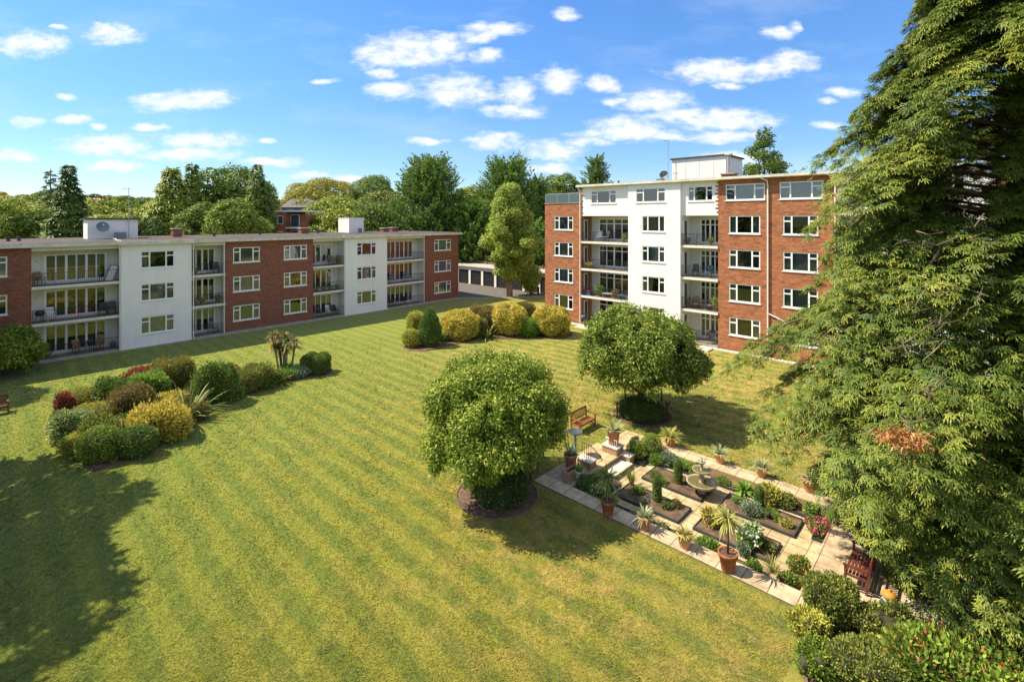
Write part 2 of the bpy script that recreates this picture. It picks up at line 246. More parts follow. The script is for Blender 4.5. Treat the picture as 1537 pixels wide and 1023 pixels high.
def lawn_material():
    m, nt, b = newmat('grass_lawn'); N, L = nt.nodes, nt.links
    tc = N.new('ShaderNodeTexCoord'); obj = tc.outputs['Object']
    def noise(scale, detail=4, rough=0.6, vec=None, dist=0.0):
        n = N.new('ShaderNodeTexNoise'); n.inputs['Scale'].default_value = scale; n.inputs['Detail'].default_value = detail; n.inputs['Roughness'].default_value = rough; n.inputs['Distortion'].default_value = dist
        L.new(vec or obj, n.inputs['Vector']); return n
    def mapr(src, a, bb, lo=0.0, hi=1.0, smooth=True):
        r = N.new('ShaderNodeMapRange'); r.inputs[1].default_value = a; r.inputs[2].default_value = bb; r.inputs[3].default_value = lo; r.inputs[4].default_value = hi
        if smooth: r.interpolation_type = 'SMOOTHSTEP'
        L.new(src, r.inputs[0]); return r.outputs[0]
    def mix(f, c1, c2, mode='MIX'):
        x = N.new('ShaderNodeMix'); x.data_type = 'RGBA'; x.blend_type = mode
        for s, v in ((0, f), (6, c1), (7, c2)):
            if isinstance(v, tuple): x.inputs[s].default_value = col4(v)
            elif isinstance(v, float): x.inputs[s].default_value = v
            else: L.new(v, x.inputs[s])
        return x.outputs[2]
    # mowing stripes (two directions, the cross-cut shows as fine scallops)
    wob = noise(0.35, 2)
    def stripes(ang, period, strength):
        mp = N.new('ShaderNodeMapping'); mp.inputs['Rotation'].default_value = (0, 0, ang); L.new(obj, mp.inputs[0])
        sp = N.new('ShaderNodeSeparateXYZ'); L.new(mp.outputs[0], sp.inputs[0])
        ml = N.new('ShaderNodeMath'); ml.operation = 'MULTIPLY_ADD'; L.new(wob.outputs[0], ml.inputs[0]); ml.inputs[1].default_value = 0.6; L.new(sp.outputs[0], ml.inputs[2])
        m2 = N.new('ShaderNodeMath'); m2.operation = 'MULTIPLY'; L.new(ml.outputs[0], m2.inputs[0]); m2.inputs[1].default_value = 2*math.pi/period
        s = N.new('ShaderNodeMath'); s.operation = 'SINE'; L.new(m2.outputs[0], s.inputs[0])
        return mapr(s.outputs[0], -0.6, 0.6, 0.0, strength)
    s1 = stripes(STRIPE_A, 1.05, 0.95); s2 = stripes(STRIPE_B, 1.1, 0.3)
    big = noise(0.10, 3, 0.55); med = noise(0.8, 8, 0.72); fine = noise(5.0, 7, 0.8); vfine = noise(22.0, 5, 0.85)
    green = (0.135, 0.172, 0.014); lgreen = (0.262, 0.252, 0.023); straw = (0.44, 0.315, 0.08)
    c = mix(s1, green, lgreen)
    c = mix(s2, c, (0.215, 0.22, 0.019))
    # dry straw patches, more of them towards the near right
    sp = N.new('ShaderNodeSeparateXYZ'); L.new(obj, sp.inputs[0])
    dry = mapr(med.outputs[0], 0.40, 0.66, 0.0, 0.8); grad = mapr(big.outputs[0], 0.38, 0.66, 0.15, 1.0)
    gx = mapr(sp.outputs[0], -13.0, 3.0, 0.35, 1.25)
    mm = N.new('ShaderNodeMath'); mm.operation = 'MULTIPLY'; L.new(dry, mm.inputs[0]); L.new(grad, mm.inputs[1])
    m3 = N.new('ShaderNodeMath'); m3.operation = 'MULTIPLY'; L.new(mm.outputs[0], m3.inputs[0]); L.new(gx, m3.inputs[1])
    c = mix(m3.outputs[0], c, straw)
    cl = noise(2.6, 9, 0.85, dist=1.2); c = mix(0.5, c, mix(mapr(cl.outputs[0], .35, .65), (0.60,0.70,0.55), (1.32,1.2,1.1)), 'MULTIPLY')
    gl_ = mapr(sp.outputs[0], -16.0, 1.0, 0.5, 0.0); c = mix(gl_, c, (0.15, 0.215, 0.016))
    f = mapr(fine.outputs[0], 0.3, 0.7, 0.0, 1.0); c2 = mix(f, (0.52,0.60,0.42), (1.30,1.22,1.10)); c = mix(0.5, c, c2, 'MULTIPLY')
    f2 = mapr(vfine.outputs[0], 0.3, 0.7, 0.0, 1.0); c3 = mix(f2, (0.55,0.62,0.5), (1.35,1.28,1.2)); c = mix(0.4, c, c3, 'MULTIPLY')
    L.new(c, b.inputs['Base Color']); b.inputs['Roughness'].default_value = 0.85; b.inputs['Specular IOR Level'].default_value = 0.12
    b.inputs['Sheen Weight'].default_value = 0.15
    ad = N.new('ShaderNodeMath'); ad.operation = 'ADD'; L.new(fine.outputs[0], ad.inputs[0]); L.new(vfine.outputs[0], ad.inputs[1])
    bp = N.new('ShaderNodeBump'); bp.inputs['Strength'].default_value = 0.9; bp.inputs['Distance'].default_value = 0.035; L.new(ad.outputs[0], bp.inputs['Height']); L.new(bp.outputs[0], b.inputs['Normal'])
STRIPE_A, STRIPE_B = RAD(-46.8), RAD(43.2)
lawn_material()
def paving_material(name, c1, c2, joint, w, h, off=(0,0), rot=0.0, offset=0.0):
    m, nt, b = newmat(name); N, L = nt.nodes, nt.links
    tc = N.new('ShaderNodeTexCoord'); mp = N.new('ShaderNodeMapping'); mp.inputs['Location'].default_value = (off[0], off[1], 0); mp.inputs['Rotation'].default_value = (0, 0, rot)
    L.new(tc.outputs['Object'], mp.inputs[0])
    bt = N.new('ShaderNodeTexBrick'); bt.offset = offset; bt.inputs['Scale'].default_value = 1; bt.inputs['Brick Width'].default_value = w; bt.inputs['Row Height'].default_value = h
    bt.inputs['Mortar Size'].default_value = 0.014; bt.inputs['Mortar Smooth'].default_value = 0.2
    bt.inputs['Color1'].default_value = col4(c1); bt.inputs['Color2'].default_value = col4(c2); bt.inputs['Mortar'].default_value = col4(joint)
    L.new(mp.outputs[0], bt.inputs['Vector'])
    nz = N.new('ShaderNodeTexNoise'); nz.inputs['Scale'].default_value = 2.6; nz.inputs['Detail'].default_value = 7; nz.inputs['Roughness'].default_value = 0.7; L.new(tc.outputs['Object'], nz.inputs['Vector'])
    r = N.new('ShaderNodeMapRange'); r.inputs[1].default_value = 0.3; r.inputs[2].default_value = 0.7; r.inputs[3].default_value = 0.52; r.inputs[4].default_value = 1.15; L.new(nz.outputs[0], r.inputs[0])
    vm = N.new('ShaderNodeVectorMath'); vm.operation = 'SCALE'; L.new(bt.outputs[0], vm.inputs[0]); L.new(r.outputs[0], vm.inputs['Scale'])
    L.new(vm.outputs[0], b.inputs['Base Color']); b.inputs['Roughness'].default_value = 0.8; b.inputs['Specular IOR Level'].default_value = 0.2
    bp = N.new('ShaderNodeBump'); bp.inputs['Strength'].default_value = 0.6; bp.inputs['Distance'].default_value = 0.012; bp.invert = True; L.new(bt.outputs['Fac'], bp.inputs['Height']); L.new(bp.outputs[0], b.inputs['Normal'])
paving_material('paving', (0.62,0.50,0.33), (0.50,0.37,0.23), (0.20,0.15,0.10), 0.72, 0.72)
paving_material('paving_yellow', (0.60,0.48,0.27), (0.50,0.36,0.20), (0.20,0.15,0.10), 0.6, 0.6, (0.1,0.15))
paving_material('paving_grey', (0.36,0.31,0.24), (0.45,0.36,0.26), (0.12,0.10,0.08), 0.6, 0.6)
brick('garden_stone', (0.42,0.26,0.15), (0.34,0.20,0.12), (0.30,0.24,0.17), (0.24,0.16,0.10), 0.4)
# ---------------------------------------------------------------- helpers
def tag(o, label=None, cat=None, group=None, kind=None):
    if label: o['label'] = label
    if cat: o['category'] = cat
    if group: o['group'] = group
    if kind: o['kind'] = kind
    return o
def thing(name, loc=(0,0,0), rz=0.0, label=None, cat=None, group=None):
    o = bpy.data.objects.new(name, None); C.objects.link(o); o.empty_display_size = 0.2
    o.location = loc; o.rotation_euler = (0, 0, rz); return tag(o, label, cat, group)
def copy_tree(o, parent=None):
    c = o.copy(); C.objects.link(c)
    if parent is not None: c.parent = parent
    for ch in list(o.children): copy_tree(ch, c)
    return c
class MB:
    def __init__(s): s.v = []; s.f = []; s.m = []; s.k = 0
    def mat(s, k): s.k = k; return s
    def poly(s, pts):
        n = len(s.v); s.v += [tuple(p) for p in pts]; s.f.append(tuple(range(n, n+len(pts)))); s.m.append(s.k); return s
    def box(s, a, b, top=None):
        x0,y0,z0 = a; x1,y1,z1 = b; n = len(s.v)
        if top is None: top = (0,0)
        tx, ty = top
        s.v += [(x0,y0,z0),(x1,y0,z0),(x1,y1,z0),(x0,y1,z0),(x0+tx,y0+ty,z1),(x1-tx,y0+ty,z1),(x1-tx,y1-ty,z1),(x0+tx,y1-ty,z1)]
        for q in ((0,3,2,1),(4,5,6,7),(0,1,5,4),(1,2,6,5),(2,3,7,6),(3,0,4,7)): s.f.append(tuple(n+i for i in q)); s.m.append(s.k)
        return s
    def bar(s, p, q, w, h=None, up=(0,0,1)):
        p = Vector(p); q = Vector(q); h = h or w; d = (q-p).normalized(); u = Vector(up)
        if abs(d.dot(u)) > 0.98: u = Vector((0,1,0))
        r = d.cross(u).normalized(); u = r.cross(d).normalized(); n = len(s.v)
        for c in (p, q):
            for a, b in ((-1,-1),(1,-1),(1,1),(-1,1)): s.v.append(tuple(c + r*(a*w/2) + u*(b*h/2)))
        for f in ((0,1,2,3),(7,6,5,4),(0,4,5,1),(1,5,6,2),(2,6,7,3),(3,7,4,0)): s.f.append(tuple(n+i for i in f)); s.m.append(s.k)
        return s
    def tube(s, pts, rad, seg=8, cap=True):
        pts = [Vector(p) for p in pts]
        if not isinstance(rad, (list, tuple)): rad = [rad]*len(pts)
        n0 = len(s.v); ref = Vector((0.13,0.97,0.2))
        for i, p in enumerate(pts):
            d = (pts[min(i+1, len(pts)-1)] - pts[max(i-1, 0)]).normalized()
            r = d.cross(ref); r = r.normalized() if r.length > 1e-4 else Vector((1,0,0)); u = r.cross(d)
            for k in range(seg):
                a = 2*math.pi*k/seg; s.v.append(tuple(p + (r*math.cos(a) + u*math.sin(a))*rad[i]))
        for i in range(len(pts)-1):
            for k in range(seg):
                a = n0+i*seg+k; b = n0+i*seg+(k+1) % seg; s.f.append((a, b, b+seg, a+seg)); s.m.append(s.k)
        if cap:
            s.f.append(tuple(n0+k for k in range(seg))[::-1]); s.m.append(s.k)
            e = n0+(len(pts)-1)*seg; s.f.append(tuple(e+k for k in range(seg))); s.m.append(s.k)
        return s
    def lathe(s, prof, c=(0,0,0), seg=20, sq=(1,1)):
        n0 = len(s.v)
        for r, z in prof:
            for k in range(seg):
                a = 2*math.pi*k/seg; s.v.append((c[0]+r*math.cos(a)*sq[0], c[1]+r*math.sin(a)*sq[1], c[2]+z))
        for i in range(len(prof)-1):
            for k in range(seg):
                a = n0+i*seg+k; b = n0+i*seg+(k+1) % seg; s.f.append((a, b, b+seg, a+seg)); s.m.append(s.k)
        return s
    def disc(s, r, c, seg=20):
        return s.poly([(c[0]+r*math.cos(2*math.pi*k/seg), c[1]+r*math.sin(2*math.pi*k/seg), c[2]) for k in range(seg)])
    def build(s, name, mats, parent=None, smooth=False, bevel=0.0):
        me = bpy.data.meshes.new(name); me.from_pydata(s.v, [], s.f)
        if not isinstance(mats, (list, tuple)): mats = [mats]
        for m in mats: me.materials.append(MATS[m])
        me.polygons.foreach_set('material_index', s.m)
        if smooth: me.polygons.foreach_set('use_smooth', [True]*len(s.f))
        me.update(); o = bpy.data.objects.new(name, me); C.objects.link(o)
        if parent is not None: o.parent = parent
        if bevel:
            b = o.modifiers.new('bevel', 'BEVEL'); b.width = bevel; b.segments = 2; b.limit_method = 'ANGLE'
        return o
def fast_mesh(name, V, Q, mat, tone=None, parent=None, smooth=False):
    V = np.ascontiguousarray(V, np.float32); Q = np.ascontiguousarray(Q, np.int32)
    me = bpy.data.meshes.new(name); nq, k = Q.shape
    me.vertices.add(len(V)); me.vertices.foreach_set('co', V.ravel())
    me.loops.add(nq*k); me.loops.foreach_set('vertex_index', Q.ravel())
    me.polygons.add(nq); me.polygons.foreach_set('loop_start', np.arange(0, nq*k, k, dtype=np.int32))
    if smooth: me.polygons.foreach_set('use_smooth', np.ones(nq, bool))
    me.update(calc_edges=True)
    if tone is not None:
        a = me.attributes.new('tone', 'FLOAT', 'FACE'); a.data.foreach_set('value', np.clip(tone, 0, 1).astype(np.float32))
    me.materials.append(MATS[mat]); o = bpy.data.objects.new(name, me); C.objects.link(o)
    if parent is not None: o.parent = parent
    return o
def rng(seed): return np.random.default_rng(seed)
def unit(a): return a/np.maximum(np.linalg.norm(a, axis=1, keepdims=True), 1e-9)
def vnoise(P, scale, seed):                       # smooth pseudo noise in [0,1]
    r = rng(seed); out = np.zeros(len(P))
    for k in range(5):
        d = r.normal(size=3)*scale*(1+0.7*k); out += np.sin(P@d + r.uniform(0, 6.28))/(1+0.35*k)
    return 0.5+out/6.0
LEAF = (np.array([(0,0,0),(.5,.24,.06),(1,0,-.08),(.5,-.24,.06)], float), np.array([(0,1,2,3)]), np.array([0.0]))
NEEDLE = (np.array([(0,0,0),(.4,.12,.02),(1,0,-.1),(.4,-.12,.02)], float), np.array([(0,1,2,3)]), np.array([0.0]))
def make_spray(nf=5, fan=88, seed=1, sub=2, w=.040):
    """a drooping fan of fingered twigs"""
    V, Q, T = [], [], []; rr = random.Random(seed)
    def leaflet(p, a, L, w, t, dz):
        c, s = math.cos(a), math.sin(a); b = len(V)
        for x, y, z in ((0,0,0),(.5*L,w,.03*L),(L,0,-dz),(.5*L,-w,.03*L)): V.append((p[0]+x*c-y*s, p[1]+x*s+y*c, p[2]+z))
        Q.append((b,b+1,b+2,b+3)); T.append(t)
    for k in range(nf):
        a = RAD(-fan/2+fan*k/(nf-1)+rr.uniform(-9,9)); L = (1.0-.32*abs(k-(nf-1)/2)/(nf/2))*rr.uniform(.8,1.08); z0 = rr.uniform(-.05,.05)
        c, s_ = math.cos(a), math.sin(a); leaflet((0,0,z0), a, L, w*1.15, .05, .20*L)
        for m in range(sub):
            x = L*(.28+.5*m/sub)+rr.uniform(-.04,.04); sg = 1 if (m+k) % 2 else -1; zz = z0-.10*x*x
            leaflet((x*c, x*s_, zz), a+sg*RAD(rr.uniform(28,48)), L*rr.uniform(.28,.42), w, .10+.12*m, .10)
        leaflet((L*.72*c, L*.72*s_, z0-.09), a+RAD(rr.uniform(-14,14)), L*.36, w, .34, .16)
    return np.array(V), np.array(Q), np.array(T)
SPRAYS = [make_spray(seed=k) for k in (1,2,3)]; SPRAY = SPRAYS[0]; SPRAY_S = make_spray(3, 80, 5, 2, .075)
def scatter(P, D, Nn, size, tmpl=LEAF, tone=None, width=1.0):
    """copies of a leaf template: tip direction D, face normal Nn, length size"""
    V0, Q0, T0 = tmpl; n = len(P)
    x = unit(D); z = Nn - (Nn*x).sum(1, keepdims=True)*x; z = unit(z); y = np.cross(z, x)
    s = np.broadcast_to(np.asarray(size, float), (n,))[:, None, None]
    w = np.broadcast_to(np.asarray(width, float), (n,))[:, None, None]
    V = P[:, None, :] + s*(V0[None, :, 0:1]*x[:, None, :] + w*V0[None, :, 1:2]*y[:, None, :] + V0[None, :, 2:3]*z[:, None, :])
    Q = Q0[None] + (np.arange(n)*len(V0))[:, None, None]
    t = (tone if tone is not None else np.full(n, .5))[:, None] + T0[None]
    return V.reshape(-1, 3), Q.reshape(-1, 4), t.reshape(-1)
def merge(parts):
    Vs, Qs, Ts, k = [], [], [], 0
    for V, Q, T in parts: Vs.append(V); Qs.append(Q+k); Ts.append(T); k += len(V)
    return np.concatenate(Vs), np.concatenate(Qs), np.concatenate(Ts)
def blades(P, D, L, width, droop, tone, K=5):
    """arching strap leaves"""
    n = len(P); D = unit(D); side = np.cross(D, np.array([0,0,1.0])); side = unit(side+1e-6)
    L = np.broadcast_to(np.asarray(L, float), (n,))[:, None]; droop = np.broadcast_to(np.asarray(droop, float), (n,))[:, None]
    width = np.broadcast_to(np.asarray(width, float), (n,))[:, None]; V = []
    for k in range(K+1):
        t = k/K; c = P + D*L*t; c = c + np.array([0,0,-1.0])*(droop*L*t*t); w = width*(0.6+0.8*t)*(1-t**3)*0.5+0.002
        V.append(c-side*w); V.append(c+side*w)
    V = np.stack(V, 1); q = np.array([(2*k, 2*k+1, 2*k+3, 2*k+2) for k in range(K)])
    Q = q[None] + (np.arange(n)*2*(K+1))[:, None, None]
    T = tone[:, None] + np.linspace(-0.1, 0.15, K)[None]
    return V.reshape(-1, 3), Q.reshape(-1, 4), T.reshape(-1)
def sph(n, r): return unit(r.normal(size=(n, 3)))
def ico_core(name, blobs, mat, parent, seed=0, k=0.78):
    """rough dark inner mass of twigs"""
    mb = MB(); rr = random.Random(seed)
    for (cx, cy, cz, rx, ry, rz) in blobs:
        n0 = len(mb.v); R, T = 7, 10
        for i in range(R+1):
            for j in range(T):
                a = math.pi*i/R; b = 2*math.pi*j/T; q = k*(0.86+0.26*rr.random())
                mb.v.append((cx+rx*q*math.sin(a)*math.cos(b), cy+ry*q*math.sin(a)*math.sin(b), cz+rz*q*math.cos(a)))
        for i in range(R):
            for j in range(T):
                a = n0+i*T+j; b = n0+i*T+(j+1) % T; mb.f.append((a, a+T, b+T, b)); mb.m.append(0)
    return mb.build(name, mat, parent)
def blob_leaves(blobs, per_m2, leaf, seed, out=0.6, shell=(0.82, 1.06), tmpl=LEAF, zmin=None, gap=0.0, droop=0.0, tmean=0.45, tvar=0.25, gscale=1.6, width=1.0, upbias=0.0, nj=0.42, amp=.3, afreq=2.6):
    r = rng(seed); Ps, Ds, Ns, Ss, Ts = [], [], [], [], []
    B = np.array(blobs)
    for bi, (cx, cy, cz, rx, ry, rz) in enumerate(blobs):
        n = int(per_m2*4*math.pi*((rx*ry+rx*rz+ry*rz)/3)); d = sph(n, r)
        q = r.uniform(shell[0], shell[1], n)[:, None]
        q = q*(1+amp*(vnoise(d*min(rx,ry)+np.array([cx,cy,cz]), afreq/max(.3, min(rx,ry)), seed+bi)-.5)[:, None])
        P = np.array([cx, cy, cz]) + d*np.array([rx, ry, rz])*q
        keep = np.ones(n, bool)
        for bj in range(len(B)):
            if bj == bi: continue
            e = (P - B[bj, :3])/B[bj, 3:]; keep &= (e*e).sum(1) > 0.62
        if zmin is not None: keep &= P[:, 2] > zmin
        if gap > 0: keep &= vnoise(P, gscale, seed+7) > gap*(0.75+0.5*r.random(n))
        P = P[keep]; d = d[keep]; n = len(P)
        nrm = unit(d/np.array([rx, ry, rz]))
        t = unit(np.cross(nrm, sph(n, r))+1e-6)
        D = unit(t*(1-out) + nrm*out + r.normal(size=(n, 3))*0.3 + np.array([0, 0, -droop+upbias]))
        Nn = unit(nrm + r.normal(size=(n, 3))*nj + np.array([0, 0, 0.25]))
        Ps.append(P); Ds.append(D); Ns.append(Nn); Ss.append(leaf*r.uniform(.7, 1.3, n))
        Ts.append(tmean + r.normal(size=n)*tvar*0.6 + (vnoise(P, 2.2, seed+3)-.5)*tvar*1.2 + r.uniform(-.08, .08))
    return scatter(np.concatenate(Ps), np.concatenate(Ds), np.concatenate(Ns), np.concatenate(Ss), tmpl, np.concatenate(Ts), width)
# ---------------------------------------------------------------- ground, lawn, roads
GO = G(800, 722)                                   # corner of the sunken garden
def GL(u, v, z=0.0): return (GO[0]+E2[0]*u+E1[0]*v, GO[1]+E2[1]*u+E1[1]*v, z)
GARDEN_RZ = -RAD(43.2)                             # local +x runs along E2, +y along E1
HOLE = (1.4, 9.3, 0.75, 5.9)
def hill(x, y):
    d = math.hypot(x, y); t = max(0.0, min(1.0, (d-115)/330.0)); t = t*t*(3-2*t)
    a = math.atan2(x, y)
    return -0.7 + t*(17 + 4*math.sin(a*3.1+0.6) - 5*max(0, min(1, (a-0.0)/0.5)))
def ground():
    mb = MB(); nr, na = 46, 96
    for i in range(nr):
        r = 0 if i == 0 else 4*1.16**i
        for j in range(na):
            a = 2*math.pi*j/na; x, y = r*math.sin(a), r*math.cos(a); mb.v.append((x, y, hill(x, y)))
    for i in range(nr-1):
        for j in range(na):
            a = i*na+j; b = i*na+(j+1) % na; mb.f.append((a, b, b+na, a+na)); mb.m.append(0)
    return tag(mb.build('ground', 'far_ground'), kind='structure')
flat('far_ground', (0.07,0.095,0.03), 0.95, 0.35, 0.05)
ground()
def lawn():
    # a grid in the garden's own axes with the sunken rectangle left out
    us = [-75,-55,-40,-30,-20,-12,-6,0,HOLE[0],5,HOLE[1],12,16,22,30,40,55]; vs = [-40,-25,-14,-7,-3,0,HOLE[2],3,HOLE[3],8,12,20,30,42,60]
    mb = MB(); idx = {}
    for i, u in enumerate(us):
        for j, v in enumerate(vs): idx[i, j] = len(mb.v); mb.v.append(GL(u, v, 0))
    for i in range(len(us)-1):
        for j in range(len(vs)-1):
            if us[i] >= HOLE[0] and us[i+1] <= HOLE[1] and vs[j] >= HOLE[2] and vs[j+1] <= HOLE[3]: continue
            mb.f.append((idx[i,j], idx[i+1,j], idx[i+1,j+1], idx[i,j+1])); mb.m.append(0)
    return tag(mb.build('lawn', 'grass_lawn'), kind='structure')
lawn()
def sheet(name, pts, z, mat, kind='structure', thick=0.0, **k):
    mb = MB(); top = [(p[0], p[1], z) for p in pts]; mb.poly(top)
    a = mb.v; cr = sum(top[i][0]*top[(i+1) % len(top)][1]-top[(i+1) % len(top)][0]*top[i][1] for i in range(len(top)))
    if cr < 0: mb.v.reverse()
    if thick:
        t = list(mb.v); n = len(t)
        for i in range(n):
            p, q = t[i], t[(i+1) % n]; mb.poly([(p[0],p[1],z-thick),(q[0],q[1],z-thick),q,p])
    return tag(mb.build(name, mat), kind=kind, **k)
# tarmac yard between the two blocks, with a low kerb
ra, rb, rc = G(660, 447.5), G(745, 447), G(860, 443)
sheet('road', [(-30,66.5),ra,rb,rc,(14,66),(30,52),(60,40),(60,70),(12,84),(-4,96),(-40,112)], 0.006, 'tarmac')
mb = MB()
for p, q in ((ra, rb), (rb, rc), (rc, (14,66,0))): mb.bar((p[0],p[1],0.02), (q[0],q[1],0.02), 0.14, 0.14)
tag(mb.build('kerb', 'concrete'), kind='structure')

# ---------------------------------------------------------------- buildings
def wall(mb, x0, x1, z0, z1, y, holes, rev=0.13, ret=0.0):
    xs = sorted({x0, x1} | {min(max(h[i], x0), x1) for h in holes for i in (0, 1)}); zs = sorted({z0, z1} | {min(max(h[i], z0), z1) for h in holes for i in (2, 3)})
    for i in range(len(xs)-1):
        for j in range(len(zs)-1):
            cx, cz = (xs[i]+xs[i+1])/2, (zs[j]+zs[j+1])/2
            if any(h[0] < cx < h[1] and h[2] < cz < h[3] for h in holes): continue
            mb.poly([(xs[i],y,zs[j]),(xs[i+1],y,zs[j]),(xs[i+1],y,zs[j+1]),(xs[i],y,zs[j+1])])
    for a, b, c, d in holes:
        r = y+rev; mb.poly([(a,y,c),(a,r,c),(b,r,c),(b,y,c)]); mb.poly([(a,y,d),(b,y,d),(b,r,d),(a,r,d)]); mb.poly([(a,y,c),(a,y,d),(a,r,d),(a,r,c)]); mb.poly([(b,y,c),(b,r,c),(b,r,d),(b,y,d)])
    if ret:
        for x in (x0, x1): mb.poly([(x,y,z0),(x,y,z1),(x,y+ret,z1),(x,y+ret,z0)])
brnd = random.Random(5)
CURT = ['curtain_green','curtain_cream','curtain_grey','curtain_dark','curtain_green','curtain_grey','curtain_tan']
def window(par, x0, x1, z0, z1, y, style='3t', curtain=None, teal=False):
    f = MB(); w = 0.085; W_ = x1-x0; H_ = z1-z0; ya, yb = y+0.03, y+0.10
    def vb(xc, za=z0, zb=z1, ww=w): f.box((xc-ww/2, ya, za), (xc+ww/2, yb, zb))
    def hb(zc, xa, xb, ww=w): f.box((xa, ya+0.004, zc-ww/2), (xb, yb-0.004, zc+ww/2))
    vb(x0+w/2); vb(x1-w/2); hb(z0+w/2, x0, x1); hb(z1-w/2, x0, x1)
    if style.startswith('3'):
        a, b = x0+W_*0.255, x1-W_*0.255
        vb(a, ww=0.11); vb(b, ww=0.11)
        if 't' in style: hb(z0+H_*0.7, x0, a, .10); hb(z0+H_*0.7, b, x1, .10)
    elif style.startswith('2'):
        vb(x0+W_*0.5, ww=0.11); 
        if 't' in style: hb(z0+H_*0.7, x0, x0+W_*.5, .09)
    fr = f.build('window', 'upvc', par)
    g = MB(); g.poly([(x0+.03,yb-.03,z0+.03),(x1-.03,yb-.03,z0+.03),(x1-.03,yb-.03,z1-.03),(x0+.03,yb-.03,z1-.03)]); g.build('pane', 'glass', fr)
    s = MB(); s.box((x0-.05, y-.06, z0-.07), (x1+.05, y+.05, z0-.002)); s.build('sill', 'upvc', fr)
    curtain = curtain or brnd.choice(CURT)
    yc = y+0.26; n = 22
    mode = brnd.random()
    spans = [(x0+.02, x1-.02)] if (teal or mode < .45) else ([(x0+.02, x0+W_*brnd.uniform(.14,.3)), (x1-W_*brnd.uniform(.14,.3), x1-.02)] if mode < .85 else [(x0+.02, x0+W_*.2)])
    for a, b in spans:
        c = MB(); m = max(4, int(n*(b-a)/W_)); pts = [(a+(b-a)*i/m, yc+0.035*math.sin(i*2.4)) for i in range(m+1)]
        for i in range(m): c.poly([(pts[i][0],pts[i][1],z0),(pts[i+1][0],pts[i+1][1],z0),(pts[i+1][0],pts[i+1][1],z1),(pts[i][0],pts[i][1],z1)])
        c.build('curtain', curtain, fr)
    return fr
def doors(par, x0, x1, z0, z1, y, n=6, transom=False):
    f = MB(); w = 0.10; ya, yb = y-0.03, y+0.05; f.box((x0,ya,z1-w),(x1,yb,z1)); f.box((x0,ya,z0),(x1,yb,z0+.14))
    for i in range(n+1):
        ww = 0.15 if i % 2 == 0 else 0.085; x = x0+(x1-x0)*i/n; f.box((x-ww/2, ya+.003, z0), (x+ww/2, yb-.003, z1))
    if transom: f.box((x0,ya+.006,z1-.55),(x1,yb-.006,z1-.47))
    fr = f.build('french_doors', 'upvc', par)
    MB().poly([(x0,yb-.02,z0),(x1,yb-.02,z0),(x1,yb-.02,z1),(x0,yb-.02,z1)]).build('pane', 'glass', fr)
    c = MB(); yc = y+.24
    cm = brnd.choice(CURT)
    for i in range(n):
        c = MB()
        if brnd.random() < .3: continue
        a, b = x0+(x1-x0)*i/n+.03, x0+(x1-x0)*(i+brnd.uniform(.45, 1))/n; m = 5
        pts = [(a+(b-a)*k/m, yc+.03*math.sin(k*2.4)) for k in range(m+1)]
        for k in range(m): c.poly([(pts[k][0],pts[k][1],z0),(pts[k+1][0],pts[k+1][1],z0),(pts[k+1][0],pts[k+1][1],z1),(pts[k][0],pts[k][1],z1)])
    if c.f: c.build('curtain', brnd.choice(CURT), fr)
def balcony(par, x0, x1, z, depth, y=0.0, ground_=False, slabmat='render_cream', rail='bars'):
    b = MB(); b.box((x0, y-0.10, z-0.20), (x1, y+depth, z)); b.mat(1).box((x0+.03, y-0.06, z+0.004), (x1-.03, y+depth-.01, z+.012))
    bo = b.build('balcony', [slabmat if not ground_ else 'concrete', 'balcony_floor'], par)
    r = MB(); h = 0.95; yr = y-0.03
    r.bar((x0+.03,yr,z+h),(x1-.03,yr,z+h), .035); r.bar((x0+.03,yr,z+.09),(x1-.03,yr,z+.09), .025)
    n = int((x1-x0)/0.125)
    for i in range(n+1):
        x = x0+.05+(x1-x0-.1)*i/n; t = 0.034 if i % 10 == 0 else 0.014; r.box((x-t/2, yr-t/2, z+.012), (x+t/2, yr+t/2, z+h))
    r.build('railing', 'black_metal', bo)
    return bo
def dish(par, loc, r, face, h=0.6):
    d = MB(); d.lathe([(0.02,0),(r*.5,.05*r*2),(r*.85,.16*r*2),(r,.24*r*2),(r*.98,.25*r*2),(r*.8,.15*r*2),(0.02,.02)], seg=20)
    o = d.build('satellite_dish', 'dish_grey', par, True); o.location = loc; o.rotation_euler = face
    s = MB(); s.tube([(0,0,0),(0,0,-h*.25)], .03, 6); s.tube([(0,r*.75,.1),(0,0,r*1.2)], .015, 5); s.build('bracket', 'grey_metal', o)
    return o
def aerial(par, x, y, z, h, n=5):
    a = MB(); a.tube([(x,y,z),(x,y,z+h)], .025, 6)
    for k in range(n): a.bar((x-.45+.08*k, y-.3+.03*k, z+h-.12), (x-.45+.08*k, y+.3-.03*k, z+h-.12), .02)
    a.bar((x-.5,y,z+h-.12),(x+.25,y,z+h-.12), .025); a.bar((x-.35,y,z+h*.45),(x+.35,y,z+h*.45), .02)
    a.build('aerial', 'grey_metal', par)
def pot_vent(par, x, y, z, r=.12, h=.35, mat='felt'):
    MB().tube([(x,y,z),(x,y,z+h*.8)], r, 10).lathe([(r*1.3,h*.8),(r*1.3,h),(0.01,h)], (x,y,z), 10).build('roof_vent', mat, par)
def chimney(par, x, y, z, w, h, mat='brick_dark', d=None):
    d = d or w; c = MB(); c.box((x,y,z),(x+w,y+d,z+h)).mat(1).box((x-.08,y-.08,z+h),(x+w+.08,y+d+.08,z+h+.1)); c.build('chimney', [mat,'concrete'], par)

